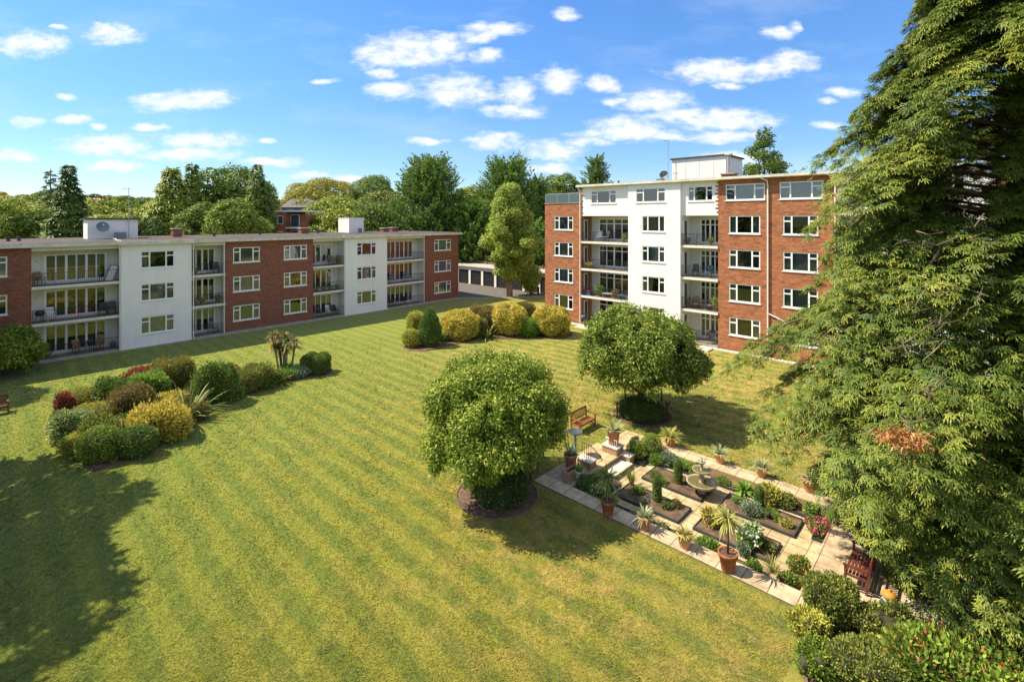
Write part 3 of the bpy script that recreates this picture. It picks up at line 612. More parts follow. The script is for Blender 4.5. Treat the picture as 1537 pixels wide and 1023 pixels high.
FL = 2.69
LB = thing('apartment_building', (-31.2, 39.4, 0), TH, 'long three-storey brick and white block of flats along the left edge of the lawn', 'building')
def left_building():
    H = 8.42; D = 12.5
    secs = [(-16.0,-13.0,'balc'),(-13.0,-5.17,'brick'),(-5.17,-0.06,'balc'),(-0.06,4.8,'white'),(4.8,7.47,'balc'),(7.47,15.64,'brick'),(15.64,19.03,'balc'),(19.03,24.32,'white'),(24.32,29.62,'balc'),(29.62,35.23,'brick')]
    wins = {('brick',-13.0):[(-12.2,-10.2),(-8.6,-6.38)], ('white',-0.06):[(1.21,3.55)], ('brick',7.47):[(8.13,10.45),(12.69,15.0)], ('white',19.03):[(20.5,22.9)], ('brick',29.62):[(31.27,33.95)]}
    curt = {(8.13,2):'curtain_dark',(8.13,1):'curtain_cream',(8.13,0):'curtain_dark',(12.69,2):'curtain_teal',(12.69,1):'curtain_green',(12.69,0):'curtain_green',(31.27,0):'curtain_green'}
    for x0, x1, k in secs:
        if k == 'balc':
            dep = 1.35; w = MB(); hs = []
            dx0, dx1 = (x0+.8, x1-.75) if x1-x0 > 4 else ((x0+.25, x1-.75) if x1-x0 > 3 else (x0+.2, x1-.5))
            n = 6 if x1-x0 > 4 else 4
            for fl in range(3): hs.append((dx0, dx1, .18+FL*fl+.1, .18+FL*fl+2.22))
            wall(w, x0, x1, 0, H, dep, hs, .1)
            w.poly([(x0,0,0),(x0,0,H),(x0,dep,H),(x0,dep,0)]); w.poly([(x1,0,0),(x1,dep,0),(x1,dep,H),(x1,0,H)])
            w.box((x0, .0, H-.30), (x1, .12, H))
            w.build('wall', 'render_cream', LB)
            for fl in range(3):
                z = .16+FL*fl
                doors(LB, dx0, dx1, z+.12, z+2.24, dep, n)
                balcony(LB, x0+.004, x1-.004, z, dep, ground_=(fl == 0))
                if x1-x0 > 4:   # wall lamp
                    MB().lathe([(.01,-.08),(.09,-.06),(.11,0),(.09,.06),(.01,.08)], (x0+.45, dep-.06, z+1.75), 10).build('wall_lamp', 'upvc', LB)
            continue
        y = -0.14 if k == 'white' else 0.0
        w = MB(); hs = []
        for a, b in wins.get((k, x0), []):
            for fl in range(3): hs.append((a, b, 1.05+FL*fl, 2.45+FL*fl))
        wall(w, x0, x1, 0, H, y, hs, ret=.16 if k == 'white' else 0)
        if k == 'brick':
            w.mat(1).box((x0, -.012, 0), (x1, -.002, .16)); w.mat(0)
        w.build('wall', ['render_white' if k == 'white' else 'brick_dark', 'concrete'], LB)
        for a, b in wins.get((k, x0), []):
            for fl in range(3): window(LB, a, b, 1.05+FL*fl, 2.45+FL*fl, y, '3t', curt.get((a, fl)))
    # partitions beside the recesses, ends and back
    e = MB()
    e.box((-16.0, 1.4, 0), (-15.8, D, H)); e.box((35.0, .02, 0), (35.225, D, H-.002)); e.box((-15.8, D-.2, 0), (35.0, D, H-.004)); e.build('wall', 'brick_dark', LB)
    i = MB(); i.box((-15.7, 3.2, .05), (34.9, 3.3, H-.1))
    for fl in range(1, 3): i.box((-15.7, 1.45, FL*fl-.1), (34.9, 3.2, FL*fl+.1))
    for x in (-13,-5.3,-.2,4.9,7.3,11.5,15.5,19.2,24.2,29.5): i.box((x, 1.4, .05), (x+.1, 3.2, H-.1))
    i.build('interior_wall', 'interior', LB)
    r = MB(); r.box((-16.3, -.36, H+.02), (35.6, D+.3, H+.27))
    r.build('roof', 'felt', LB)
    f = MB(); f.box((-16.3, -.40, H), (35.64, -.365, H+.25)); f.box((35.604, -.364, H), (35.64, D+.3, H+.25))
    f.box((-16.3,-.364,H-.03),(35.6,.0,H+.016))
    for x0, x1, k in secs:
        if k == 'white': f.box((x0-.25, -.55, H-.02), (x1+.25, -.402, H+.262))
    f.build('fascia', 'fascia', LB)
    for x in (-.16, 4.9, 7.3, 19.0, 29.5):
        p = MB(); p.tube([(x,-.30,H),(x,-.24,H-.25),(x+.02,-.22,H-.5),(x+.02,-.22,.1)], .045, 8); p.build('drainpipe', 'pipe_white', LB)
    ph = MB(); ph.box((-1.35, 6.8, H+.27), (2.2, 9.6, H+2.0)); ph.mat(1).box((-1.5, 6.65, H+2.0), (2.35, 9.75, H+2.12)); ph.build('roof_house', ['penthouse_white','felt'], LB)
    ph = MB(); ph.box((24.3, 8.6, H+.27), (26.4, 11.4, H+2.15)); ph.mat(1).box((24.26,8.56,H+2.15),(26.44,11.44,H+2.2)); ph.build('roof_house', ['penthouse_white','upvc'], LB)
    dish(LB, (-.45, 6.3, H+1.3), .48, (RAD(72), 0, RAD(12)), 1.2)
    aerial(LB, 1.5, 6.6, H+.3, 4.6)
    d2 = MB(); d2.box((.45, 6.2, H+.27), (1.25, 6.6, H+.85)); d2.build('roof_unit', 'dish_grey', LB)
    MB().box((25.6, 8.2, H+.27), (25.9, 8.5, H+.85)).build('roof_unit', 'dish_grey', LB)
    chimney(LB, 5.1, 7.5, H+.27, .75, .75); chimney(LB, -9.0, 6.0, H+.27, 1.1, .55); chimney(LB, 18.2, 8.6, H+.27, .9, .6); chimney(LB, 31.0, 9.0, H+.27, .9, .5); chimney(LB, 29.2, 8.4, H+.27, .9, .45)
    for x, y_ in ((8.6,7.2),(13.5,8.5),(-5.6,6.5),(20.4,9.0),(33.2,8.0),(-6.2,6.5)): pot_vent(LB, x, y_, H+.27)
    c = MB(); c.tube([(.1,6.5,H+.35),(.3,4.5,H+.32),(-.1,2,H+.32),(-.1,-.45,H+.32),(-.14,-.5,H)], .035, 6); c.build('roof_pipe', 'pipe_white', LB)
    # ground apron
    a = MB(); a.box((-16, -.42, .0), (35.4, -.145, .03)); a.build('apron', 'concrete', LB)
left_building()

RB = thing('apartment_building', (6.95, 49.2, 0), -RAD(43.2), 'tall five-storey orange brick and white block of flats on the right of the lawn', 'building')
def right_building():
    H = 13.62; D = 11; HW = 12.05
    # roof-terrace wing
    w = MB(); hs = [(-3.46,-1.06,1.26+FL*f,2.68+FL*f) for f in range(4)]; wall(w, -4.72, 0, 0, HW, 0, hs)
    w.box((-4.72, .3, HW-.9), (-.1, .35, HW-.5))
    w.build('wall', 'brick_orange', RB)
    for f in range(4): window(RB, -3.46, -1.06, 1.26+FL*f, 2.68+FL*f, 0, '3t', 'curtain_green')
    w = MB(); w.box((-4.722, .02, 0), (-4.5, D, HW)); w.box((-.2, 1.8, HW-.4), (-.002, D, H)); w.box((-.2,.02,HW),(-.002,1.79,H)); w.box((-4.5, D-.2, 0), (32.8, D, HW)); w.build('wall', 'brick_orange', RB)
    w = MB(); w.box((-4.5, .02, HW-.72), (-.2, D-.2, HW-.6)); w.build('terrace_floor', 'felt', RB)
    cp = MB(); cp.box((-4.8,-.06,HW),(0,.2,HW+.06)); cp.box((-4.8,.2,HW),(-4.5,D,HW+.06)); cp.build('coping', 'concrete', RB)
    g = MB(); g.box((-4.66,.05,HW+.1),(-.05,.07,HW+.98)); g.box((-4.66,.07,HW+.1),(-4.64,5,HW+.98)); sc = g.build('glass_screen', 'glass_green', RB)
    p = MB()
    for x in (-4.66,-3.1,-1.6,-.05): p.box((x-.03,.03,HW+.06),(x+.03,.09,HW+1.04))
    p.box((-4.7,.02,HW+.98),(-.02,.10,HW+1.04)); p.box((-4.7,.1,HW+.98),(-4.62,5,HW+1.04)); p.build('screen_frame', 'grey_metal', sc)
    # sections
    def brick_sec(x0, x1, wl, top=None):
        w = MB(); hs = [(a,b,1.24+FL*f,2.66+FL*f) for a,b in wl for f in range(4)] + [(a,b,11.95,13.22) for a,b in (top or wl)]
        wall(w, x0, x1, 0, H, 0, hs); w.build('wall', 'brick_orange', RB)
        for i, (a, b) in enumerate(wl):
            for f in range(4): window(RB, a, b, 1.24+FL*f, 2.66+FL*f, 0, '3' if (f == 3 and i == 0) else '3t')
        for i, (a, b) in enumerate(top or wl): window(RB, a, b, 11.95, 13.22, 0, '3t', 'curtain_teal' if i == 0 else 'curtain_green', True)
    brick_sec(13.42, 21.6, [(14.26,16.6),(18.17,20.45)], [(14.0,16.93),(17.94,20.78)])
    brick_sec(29.5, 32.8, [(30,32.2)])
    def balc_sec(x0, x1, topwin, dep=1.75):
        w = MB(); hs = [(x0+.95, x1-.1, .2+FL*f+.1, .2+FL*f+2.22) for f in range(4)]
        wall(w, x0, x1, 0, 10.9, dep, hs, .1); w.poly([(x1,0,0),(x1,dep,0),(x1,dep,10.9),(x1,0,10.9)])
        w.build('wall', 'render_cream', RB)
        w = MB(); w.poly([(x0+.002,0,0),(x0+.002,0,10.9),(x0+.002,dep,10.9),(x0+.002,dep,0)]); w.build('wall', 'brick_orange' if x0 < 1 else 'render_white', RB)
        w = MB(); wall(w, x0, x1, 10.85, H, 0.0, [(topwin[0],topwin[1],11.95,13.2)]); w.box((x0, .001, 10.75), (x1, dep, 10.849)); w.build('wall', 'render_white', RB)
        window(RB, topwin[0], topwin[1], 11.95, 13.2, 0, '3t', 'curtain_grey' )
        for f in range(4):
            z = .18+FL*f
            doors(RB, x0+.95, x1-.1, z+.12, z+2.24, dep, 5, transom=True); balcony(RB, x0+.004, x1-.004, z, dep-.02, ground_=(f == 0), slabmat='render_cream')
            n = MB(); n.box((x0+.01, .35, z+.1), (x0+.07, .95, z+2.15)); s = n.build('side_window', 'upvc', RB); MB().box((x0+.072,.43,z+.2),(x0+.08,.87,z+2.05)).build('pane', 'slate_blue', s)
    balc_sec(0.0, 5.36, (1.1, 3.95)); balc_sec(10.34, 13.42, (10.9, 13.0)); balc_sec(21.6, 24.8, (22.1, 24.2))
    w = MB(); hs = [(6.75,8.95,1.26+FL*f,2.66+FL*f) for f in range(4)] + [(6.15,9.0,11.95,13.22)]
    wall(w, 5.36, 10.34, 0, H, -.25, hs, ret=.27); w.build('wall', 'render_white', RB)
    for f in range(4): window(RB, 6.75, 8.95, 1.26+FL*f, 2.66+FL*f, -.25, '3' if f == 3 else '3t', 'curtain_grey')
    window(RB, 6.15, 9.0, 11.95, 13.22, -.25, '3t', 'curtain_dark')
    w = MB(); wall(w, 24.8, 29.5, 0, H, -.25, [(26,28.2,1.26+FL*f,2.66+FL*f) for f in range(5)], ret=.27); w.build('wall', 'render_white', RB)
    for f in range(5): window(RB, 26, 28.2, 1.26+FL*f, 2.66+FL*f, -.25)
    i = MB(); i.box((-4.4, 3.6, .05), (32.6, 3.7, H-.2))
    for f in range(1, 5): i.box((-4.4, 1.95, FL*f-.1), (-.25, 3.6, FL*f+.1)); i.box((.05, 1.95, FL*f-.1), (32.6, 3.6, FL*f+.1))
    for x in (-.1,5.3,10.2,13.4,17.4,21.5): i.box((x, 1.9, .05), (x+.1, 3.6, H-.2))
    i.build('interior_wall', 'interior', RB)
    w = MB(); w.box((32.6,.02,0),(32.8,D-.2,H-.002)); w.box((-.2,D-.2,HW),(32.6,D,H)); w.build('wall', 'brick_orange', RB)
    r = MB(); r.box((-.3, -.5, H+.02), (33.2, D+.3, H+.2)); r.build('roof', 'felt', RB)
    f = MB(); f.box((-.34,-.54,H),(33.2,-.505,H+.19)); f.box((-.34,-.504,H),(-.304,D+.3,H+.19)); f.box((-.3,-.504,H-.03),(33.2,0,H+.016)); f.build('fascia', 'fascia', RB)
    # quoins beside the white parts
    for k in range(9):
        MB().box((-.006, -.014, 10.95+.3*k), (.10 if k % 2 else .2, -.003, 11.1+.3*k)).build('brick_quoin', 'brick_orange', RB); MB().box((13.2 if k % 2 else 13.3, -.014, 10.95+.3*k), (13.43, -.003, 11.1+.3*k)).build('brick_quoin', 'brick_orange', RB)
    for x in (-.12, 17.16, 21.5):
        p = MB(); p.tube([(x-.5 if x > 1 else x,-.5,H+.02),(x,-.3,H-.25),(x,-.11,H-.6),(x,-.10,.1)], .055, 8); p.build('drainpipe', 'pipe_white', RB)
    p = MB(); p.tube([(17.2,-.10,3.3),(18.2,-.09,2.9),(19.6,-.09,2.0),(21.4,-.09,1.2)], .05, 6); p.build('drainpipe', 'pipe_white', RB)
    ph = MB(); ph.box((7.6, 4.0, H+.2), (12.6, 8.2, H+2.45)); ph.mat(1).box((7.45, 3.85, H+2.45), (12.75, 8.35, H+2.57))
    ph.mat(2)
    for x in (8.9,10.2,11.5): ph.box((x-.03, 3.985, H+.2), (x+.03, 3.998, H+2.44))
    ph.build('roof_house', ['penthouse_white','felt','render_cream'], RB)
    dish(RB, (7.2, 3.2, H+.95), .42, (RAD(78), 0, RAD(20)), .9)
    MB().box((6.5, 3.0, H+.2), (7.1, 3.5, H+.65)).build('roof_unit', 'dish_grey', RB)
    aerial(RB, 7.4, 3.6, H+.2, 4.2, 4)
    chimney(RB, 12.7, 2.6, H+.2, 1.1, .45, 'brick_orange', .7)
    c = MB(); c.tube([(13.2,2.9,H+.6),(13.2,2.9,H+2.3)], .09, 8); c.tube([(12.9,2.9,H+2.35),(13.5,2.9,H+2.35)], .13, 8); c.build('flue', 'concrete', RB)
    pot_vent(RB, 3.0, 2.0, H+.2, .08, .4)
    a = MB(); a.box((-4.9, -.75, 0), (21.6, -.255, .05)); a.box((.3,-1.7,0),(5.2,-.752,.045)); a.box((10.4,-1.9,0),(13.3,-.752,.12)); a.build('apron', 'stone_pale', RB)
right_building()

# garage row
gp, gq = G(687, 423.6), G(744, 431)
GR = thing('garage_block', (gp[0], gp[1], 0), math.atan2(gq[1]-gp[1], gq[0]-gp[0]), 'low white garage row with black doors beyond the tarmac yard', 'garages')
def garages():
    n0, n1, pw = -5, 9, 2.87; H = 2.75
    f = MB()
    for k in range(n0, n1+1): f.box((k*pw-.22, -.02, 0), (k*pw+.22, .3, H-.5))
    f.box((n0*pw-.22, -.02, H-.5), (n1*pw+.22, .3, H)); f.box((n0*pw-.22, .3, 0), (n1*pw+.22, 6, H)); f.build('wall', 'penthouse_white', GR)
    MB().box((n0*pw-.4,-.25,H),(n1*pw+.4,6.2,H+.14)).build('roof', 'concrete', GR)
    for k in range(n0, n1):
        d = MB(); d.box((k*pw+.225, .1, .03), ((k+1)*pw-.225, .14, H-.5)); o = d.build('garage_door', 'door_dark', GR)
        r = MB()
        for j in range(1, 5): r.box((k*pw+.24, .09, .45*j), ((k+1)*pw-.24, .098, .45*j+.02))
        r.build('panel_ribs', 'black_metal', o)
        MB().box(((k+.5)*pw-.08, .07, 1.0), ((k+.5)*pw+.08, .088, 1.04)).build('handle', 'grey_metal', o)
garages()
# dark boarded fence behind the garages
fb = thing('boundary_fence', (gp[0]-16, gp[1]+20, -.3), math.atan2(gq[1]-gp[1], gq[0]-gp[0]), 'dark timber boundary fence behind the garage row under the conifers', 'fence')
m1 = MB(); m1.box((0,0,0),(46,.05,3.6)); m1.build('boards', 'weathered_wood', fb)
m1 = MB()
for k in range(24): m1.box((k*2-.06,-.1,0),(k*2+.06,-.002,3.8))
m1.build('posts', 'weathered_wood', fb)
# ---------------------------------------------------------------- vegetation builders
def limbs(mb, base, tips, r0, mid=None, seed=0, seg=7):
    rr = random.Random(seed); base = Vector(base)
    for t in tips:
        t = Vector(t); d = t-base; pts = []
        for k in range(6):
            q = k/5; p = base + d*q; p.z = base.z + d.z*(q**0.75); w = 0.06*d.length*math.sin(q*math.pi)
            p += Vector((rr.uniform(-w,w), rr.uniform(-w,w), rr.uniform(-w,w)*.5)); pts.append(p)
        mb.tube(pts, [r0*(1-k/5*.88) for k in range(6)], seg)
def lawn_tree(name, loc, R, ztop, zbot, label, seed, mat, leaf, trunk_h, per=620, gap=.36, nb=44):
    """broad dome of leafy sprigs over open limbs"""
    t = thing(name, loc, 0, label, 'tree'); r = rng(seed); rz = ztop-zbot; blobs = []
    for i in range(nb):                                   # outer dome, hollow beneath
        q = (i+.5)/nb; el = math.asin(1-q*.98)*.98; a = i*2.39996+r.uniform(-.3,.3); f = r.uniform(.72,.93); br = R*r.uniform(.17,.27)
        w = 1+.10*math.sin(2*a+seed)+.07*math.sin(5*a+2*seed)
        blobs.append((R*w*f*math.cos(el)**.7*math.cos(a), R*w*f*math.cos(el)**.7*math.sin(a), zbot+rz*(.12+.80*math.sin(el)*f/.83), br, br, br*.8))
    for i in range(nb//2):                                # ragged sprigs, drooping rim
        a = r.uniform(0, 6.28); el = r.uniform(-.12, .9); br = R*r.uniform(.07,.14); f = r.uniform(.93,1.06)
        blobs.append((R*f*math.cos(el)**.7*math.cos(a), R*f*math.cos(el)**.7*math.sin(a), zbot+rz*(.10+.82*math.sin(el)*f), br, br, br*1.1))
    for i in range(nb//3):                                # inner foliage
        a = r.uniform(0, 6.28); q = r.uniform(.15,.6); br = R*r.uniform(.14,.22); blobs.append((R*q*math.cos(a), R*q*math.sin(a), zbot+rz*r.uniform(.38,.68), br, br, br*.6))
    V, Q, T = blob_leaves(blobs, per, leaf, seed, out=.5, shell=(.45,1.3), gap=gap, tmean=.45, tvar=.5, droop=.25, gscale=2.8/R*1.6, nj=.6, amp=.5)
    fast_mesh('crown', V, Q, mat, T, t)
    m = MB(); m.tube([(0,0,-.05),(.02,.03,trunk_h*.5),(0,0,trunk_h)], [R*.072,R*.058,R*.06], 10)
    limbs(m, (0,0,trunk_h*.85), [(b[0]*.92, b[1]*.92, b[2]) for b in blobs[::2]], R*.030, seed=seed)
    m.build('trunk', 'bark', t, True)
    return t
def shrub(name, px, by, wpx, hpx, mat, label, leaf=.07, per=900, style='round', group=None, seed=None, depth=1.0, nb=7, tall=1.0, cat='shrub'):
    """a shrub whose front foot stands at survey point (px, by)"""
    seed = seed if seed is not None else int(px*7+by)
    g = G(px, by); r = wpx/2*g[1]/F_; d = r*depth; k = (g[1]+d*.75)/g[1]
    r *= (1+.5*(k-1))*(1.27 if px < 300 and by > 560 else 1.12 if by > 555 else 1.0); cx, cy = g[0]*k, g[1]*k; top = max(.3, ZT(by-hpx, cy))*(1.12 if by > 590 else 1.0)
    t = thing(name, (cx, cy, 0), 0, label, cat, group); R_ = rng(seed)
    if style == 'ball': blobs = [(0,0,top*.5,r,d,top*.53)]
    elif style == 'cube': blobs = [(sx*r*.45, sy*d*.45, z, r*.56, d*.56, top*.33) for sx in (-1,1) for sy in (-1,1) for z in (top*.3, top*.68)]
    elif style == 'cone': blobs = [(0,0,top*.36,r,d,top*.40),(0,0,top*.58,r*.78,d*.78,top*.34),(0,0,top*.78,r*.46,d*.46,top*.25)]
    else:
        blobs = [(0,0,top*.42,r*.78,d*.78,top*.46)]
        for i in range(nb+3):
            a = i*2.4+R_.uniform(-.3,.3); q = R_.uniform(.40,.74); br = R_.uniform(.26,.46)
            blobs.append((math.cos(a)*r*q, math.sin(a)*d*q, top*R_.uniform(.38,.66), r*br, d*br, top*br*.85))
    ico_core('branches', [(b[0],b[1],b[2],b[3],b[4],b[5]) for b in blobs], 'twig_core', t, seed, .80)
    tight = style in ('ball','cube','cone')
    V, Q, T = blob_leaves(blobs, per*.62, leaf*1.5, seed, out=.6 if tight else .75, shell=(.86,1.06) if tight else (.78,1.26), zmin=.02, gap=(.2 if mat == 'leaf_gold' else 0.0) if tight else .12, tmean=.5, tvar=.38, upbias=.25, amp=.12 if mat in ('leaf_box','leaf_dark') and tight else .34)
    if not tight: V, Q, T = merge([(V, Q, T), blob_leaves(blobs, per*.10, leaf*1.9, seed+50, out=.95, shell=(.98,1.38), zmin=.1, tmean=.62, tvar=.4, upbias=.6, nj=.7, amp=.5, width=.8)])
    fast_mesh('foliage', V, Q, mat, T, t)
    return t
def straps(name, loc, n, L, width, mat, label, cat='plant', spread=.75, droop=.55, seed=1, group=None, parent=None, part='leaves'):
    r = rng(seed); a = r.uniform(0, 6.28, n); e = r.uniform(.12, 1.0, n)**.8*spread*1.35
    D = np.stack([np.cos(a)*np.sin(e), np.sin(a)*np.sin(e), np.cos(e)], 1); Ls = L*r.uniform(.65, 1.1, n)
    P = np.stack([np.cos(a)*.04*L, np.sin(a)*.04*L, np.zeros(n)], 1)
    V, Q, T = blades(P, D, Ls, width, droop*(.4+e*.5)*r.uniform(.6,1.3,n), .45+r.normal(size=n)*.18)
    if parent is not None: o = fast_mesh(part, V, Q, mat, T, parent); o.location = loc; return o
    t = thing(name, loc, 0, label, cat, group)
    fast_mesh(part, V, Q, mat, T, t)
    MB().lathe([(.001,.14*L),(.05*L,.1*L),(.07*L,0),(.06*L,-.02)], (0,0,0), 10).build('root_clump', 'twig_core', t)
    return t
def flax(px, by, wpx, hpx, mat, label, n=60, seed=3, group=None, width=.07):
    g = G(px, by); L = 1.1*max(.5, math.hypot(wpx*.55, hpx*.8)*g[1]/F_)
    return straps('flax_plant', g, n, L, width, mat, label, 'flax', .9, .55, seed, group)
def cordyline(loc, h, L, label, seed, mat='leaf_strap_red', n=42, group=None, trunk='bark'):
    t = thing('cordyline', loc, 0, label, 'palm', group)
    MB().tube([(0,0,-.03),(.02,.01,h*.5),(0,0,h)], [.05,.04,.045], 7).build('trunk', trunk, t, True)
    straps('', (0,0,h), n, L, .045, mat, None, spread=1.1, droop=.35, seed=seed, parent=t, part='leaves')
    return t

# ---------------------------------------------------------------- the two trees on the lawn with their ring beds
def ring_bed(name, c, r, label):
    t = thing(name, c, 0, label, 'flower bed')
    m = MB(); n = 40; rr = random.Random(4); m.poly([(r*math.cos(2*math.pi*k/n), r*math.sin(2*math.pi*k/n), .025) for k in range(n)]); m.build('soil', 'mulch', t)
    m = MB()
    m.lathe([(r,0),(r,.05),(r+.04,.05),(r+.04,0)], (0,0,0), 48); m.build('edging', 'weathered_wood', t)
    return t
c1 = (-.57, 18.77, 0)
ring_bed('tree_bed', c1, 1.52, 'round mulch bed with dark edging under the nearer broad green lawn tree')
lawn_tree('spreading_tree', (c1[0]-.1, c1[1]+.1, 0), 2.66, 5.15, 1.75, 'nearer broad domed green tree on the lawn beside the left corner of the sunken garden', 11, 'leaf_tree', .12, 1.35, per=720, gap=.42, nb=60)
c2 = (6.95, 26.3, 0)
ring_bed('tree_bed', c2, 1.5, 'round bed with dark edging under the farther lawn tree behind the sunken garden')
lawn_tree('spreading_tree', (c2[0], c2[1]+.3, 0), 3.1, 5.35, 2.05, 'farther broad tree with clustered yellow-green leaves and a short forked trunk behind the sunken garden', 23, 'leaf_tree_glossy', .155, 1.35, per=470, gap=.42, nb=56)
def mound(c, r, h, mat, label, seed, leaf=.07, name='ground_cover', flowers=None):
    t = thing(name, c, 0, label, 'shrub'); blobs = [(0,0,h*.35,r*.9,r*.9,h*.62)]; R_ = rng(seed)
    for i in range(7): a = i*.9+seed; q = r*.62; blobs.append((math.cos(a)*q, math.sin(a)*q, h*.34, r*.42, r*.42, h*R_.uniform(.38,.52)))
    ico_core('branches', blobs, 'twig_core', t, seed, .84)
    V, Q, T = blob_leaves(blobs, 1000, leaf, seed, out=.6, shell=(.85,1.12), zmin=.02, gap=.15, tmean=.45, tvar=.35)
    fast_mesh('foliage', V, Q, mat, T, t)
    if flowers:
        V, Q, T = blob_leaves(blobs, 9, .09, seed+2, out=.9, shell=(1.05,1.15), zmin=.1, tmean=.6)
        fast_mesh('flowers', V, Q, flowers, T, t)
    return t
mound((c1[0]+.12, c1[1]-.1, 0), 1.0, 1.25, 'leaf_ground', 'dark glossy mound of ground cover round the trunk of the nearer lawn tree', 5, flowers='leaf_strap_gold')
mound((c2[0]-.05, c2[1]-.05, 0), 1.15, .95, 'leaf_dark', 'dark green mound of ground cover round the trunk of the farther lawn tree', 6)
for (px, by, hh, nm, sd) in [(708,748,.75,'dark red cordyline at the left edge of the nearer tree bed',1),(796,722,.6,'dark red cordyline at the right edge of the nearer tree bed',2),(717,738,.95,'tall thin dark red cordyline just left of the mound in the nearer tree bed',3),
                              (926,628,.75,'dark red cordyline at the left edge of the farther tree bed',4),(1001,632,.8,'dark red cordyline at the right edge of the farther tree bed',5),(938,604,.8,'dark red cordyline behind the left of the farther tree bed',6),(993,602,.9,'dark red cordyline behind the right of the farther tree bed',7)]:
    cordyline(G(px, by), hh, .42, nm, sd, n=34)

# ---------------------------------------------------------------- island bed of mixed shrubs on the left
def bed(name, pts, label, mat='soil', edge=True):
    """smooth outline through survey points, slightly raised soil"""
    P = [Vector(G(*p)) for p in pts]; n = len(P); out = []
    for i in range(n):
        a, b, c, d = P[i-1], P[i], P[(i+1) % n], P[(i+2) % n]
        for k in range(5):
            t = k/5; out.append(0.5*((2*b)+(c-a)*t+(2*a-5*b+4*c-d)*t*t+(3*b-a-3*c+d)*t**3))
    cen = sum(out, Vector())/len(out); m = MB(); N = len(out)
    ar = sum(out[i].x*out[(i+1) % N].y-out[(i+1) % N].x*out[i].y for i in range(N))
    if ar < 0: out.reverse()
    for p in out: m.v.append((p.x, p.y, -.01))
    for p in out: q = p + (cen-p).normalized()*.12; m.v.append((q.x, q.y, .05))
    for i in range(N): m.f.append((i, (i+1) % N, N+(i+1) % N, N+i)); m.m.append(0)
    m.f.append(tuple(range(N, 2*N))); m.m.append(0)
    return tag(m.build(name, mat), label, 'flower bed')
bed('shrub_bed', [(86,628),(96,655),(128,703),(160,704),(215,685),(252,663),(285,636),(330,611),(400,582),(462,567),(496,561),(492,549),(430,553),(330,575),(240,582),(150,600),(100,612)], 'long curved soil bed filled with mixed shrubs on the left of the lawn')
SH = [
 (98,628,22,34,'leaf_red','small dark red shrub at the left tip of the long bed','round',.06,900),
 (128,617,46,32,'leaf_goldgreen','olive gold mound shrub just right of the small dark red shrub in the long bed','ball',.05,1500),
 (142,642,56,32,'leaf_goldgreen','pale gold-green smooth mound in the left part of the long bed','ball',.045,1600),
 (176,616,44,44,'leaf_dark','twiggy dark green shrub behind the pale gold-green mound','round',.08,700),
 (198,632,48,46,'leaf_bronze','bronze brown loose shrub in the middle of the wide end of the long bed','round',.07,800),
 (224,612,44,46,'leaf_fresh','fresh green shrub in front of the dark red one in the long bed','round',.08,800),
 (222,596,58,42,'leaf_red','wide dark red shrub at the back of the long bed','round',.07,900),
 (256,596,50,50,'leaf_orange','tall domed green shrub with orange tips at the back of the long bed','round',.07,1000),
 (254,622,38,30,'leaf_gold','smaller golden yellow shrub behind the big golden one','round',.07,900),
 (243,668,60,58,'leaf_gold','big golden yellow spiky shrub at the front right of the long bed','round',.09,900),
 (108,668,46,46,'leaf_variegated','variegated pale green shrub at the left front of the long bed','round',.08,800),
 (146,668,48,38,'leaf_olive','loose olive green shrub between the pale mound and the clipped ball','round',.07,900),
 (150,699,48,52,'leaf_box','clipped green box ball at the near tip of the long bed','ball',.05,1900),
 (203,692,46,46,'leaf_dark','darker clipped ball right of the green box ball in the long bed','ball',.05,1900),
 (112,686,28,30,'leaf_goldgreen','low yellow-green shrub left of the clipped box ball','round',.06,900),
 (323,611,54,58,'leaf_dark','big dark green rounded shrub in the middle of the long bed','round',.07,1200),
 (336,590,44,36,'leaf_red','red-topped low shrub behind the big dark green one','round',.07,700),
 (380,590,46,42,'leaf_olive','dark olive rounded shrub right of the big dark green one','round',.06,1100),
 (359,578,26,22,'leaf_gold','flat-topped golden shrub behind the dark olive one','ball',.05,1500),
 (446,569,32,20,'leaf_greyblue','low grey-green mound near the far tip of the long bed','ball',.05,1400),
 (474,563,34,32,'leaf_dark','clipped dark green cube-shaped shrub at the far tip of the long bed','cube',.05,1900),
 (290,634,32,24,'leaf_bronze','low brownish shrub at the front edge under the flax in the long bed','round',.06,900),
 (412,580,26,22,'leaf_olive','small leafy green plant left of the grey-green mound','round',.07,800),
]
for s in SH: shrub('shrub' if s[6] == 'round' else 'clipped_shrub', s[0], s[1], s[2], s[3], s[4], s[5], s[7], s[8], s[6])
flax(282, 630, 78, 70, 'leaf_strap', 'large arching yellow-green flax in the middle of the long bed', 110, 3)
flax(187, 676, 70, 66, 'leaf_strap_gold', 'arching flax between the two clipped balls of the long bed', 80, 4)
flax(416, 577, 34, 26, 'leaf_strap_gold', 'small striped flax left of the grey-green mound in the long bed', 60, 5)
flax(452, 560, 26, 24, 'leaf_strap_gold', 'yellow-green flax beside the clipped cube shrub in the long bed', 60, 6)
def palm_cluster():
    g = G(427, 562); t = thing('cabbage_palm', g, 0, 'cluster of bare stems with brown tufted heads rising from the long bed', 'palm'); r = random.Random(8)
    for k in range(13):
        x, y = r.uniform(-.8,.8), r.uniform(-.4,.4); h = r.uniform(1.7,2.7)
        s = MB().tube([(x*.5,y*.5,0),(x*.8,y*.8,h*.5),(x,y,h)], [.06,.05,.05], 6).build('stem', 'bark_pale', t, True)
        straps('', (x,y,h-.05), 60, .62, .07, 'leaf_bronze' if k % 3 else 'leaf_strap', None, spread=1.3, droop=.5, seed=40+k, parent=t, part='leaf_head')
palm_cluster()
rr_ = random.Random(3)
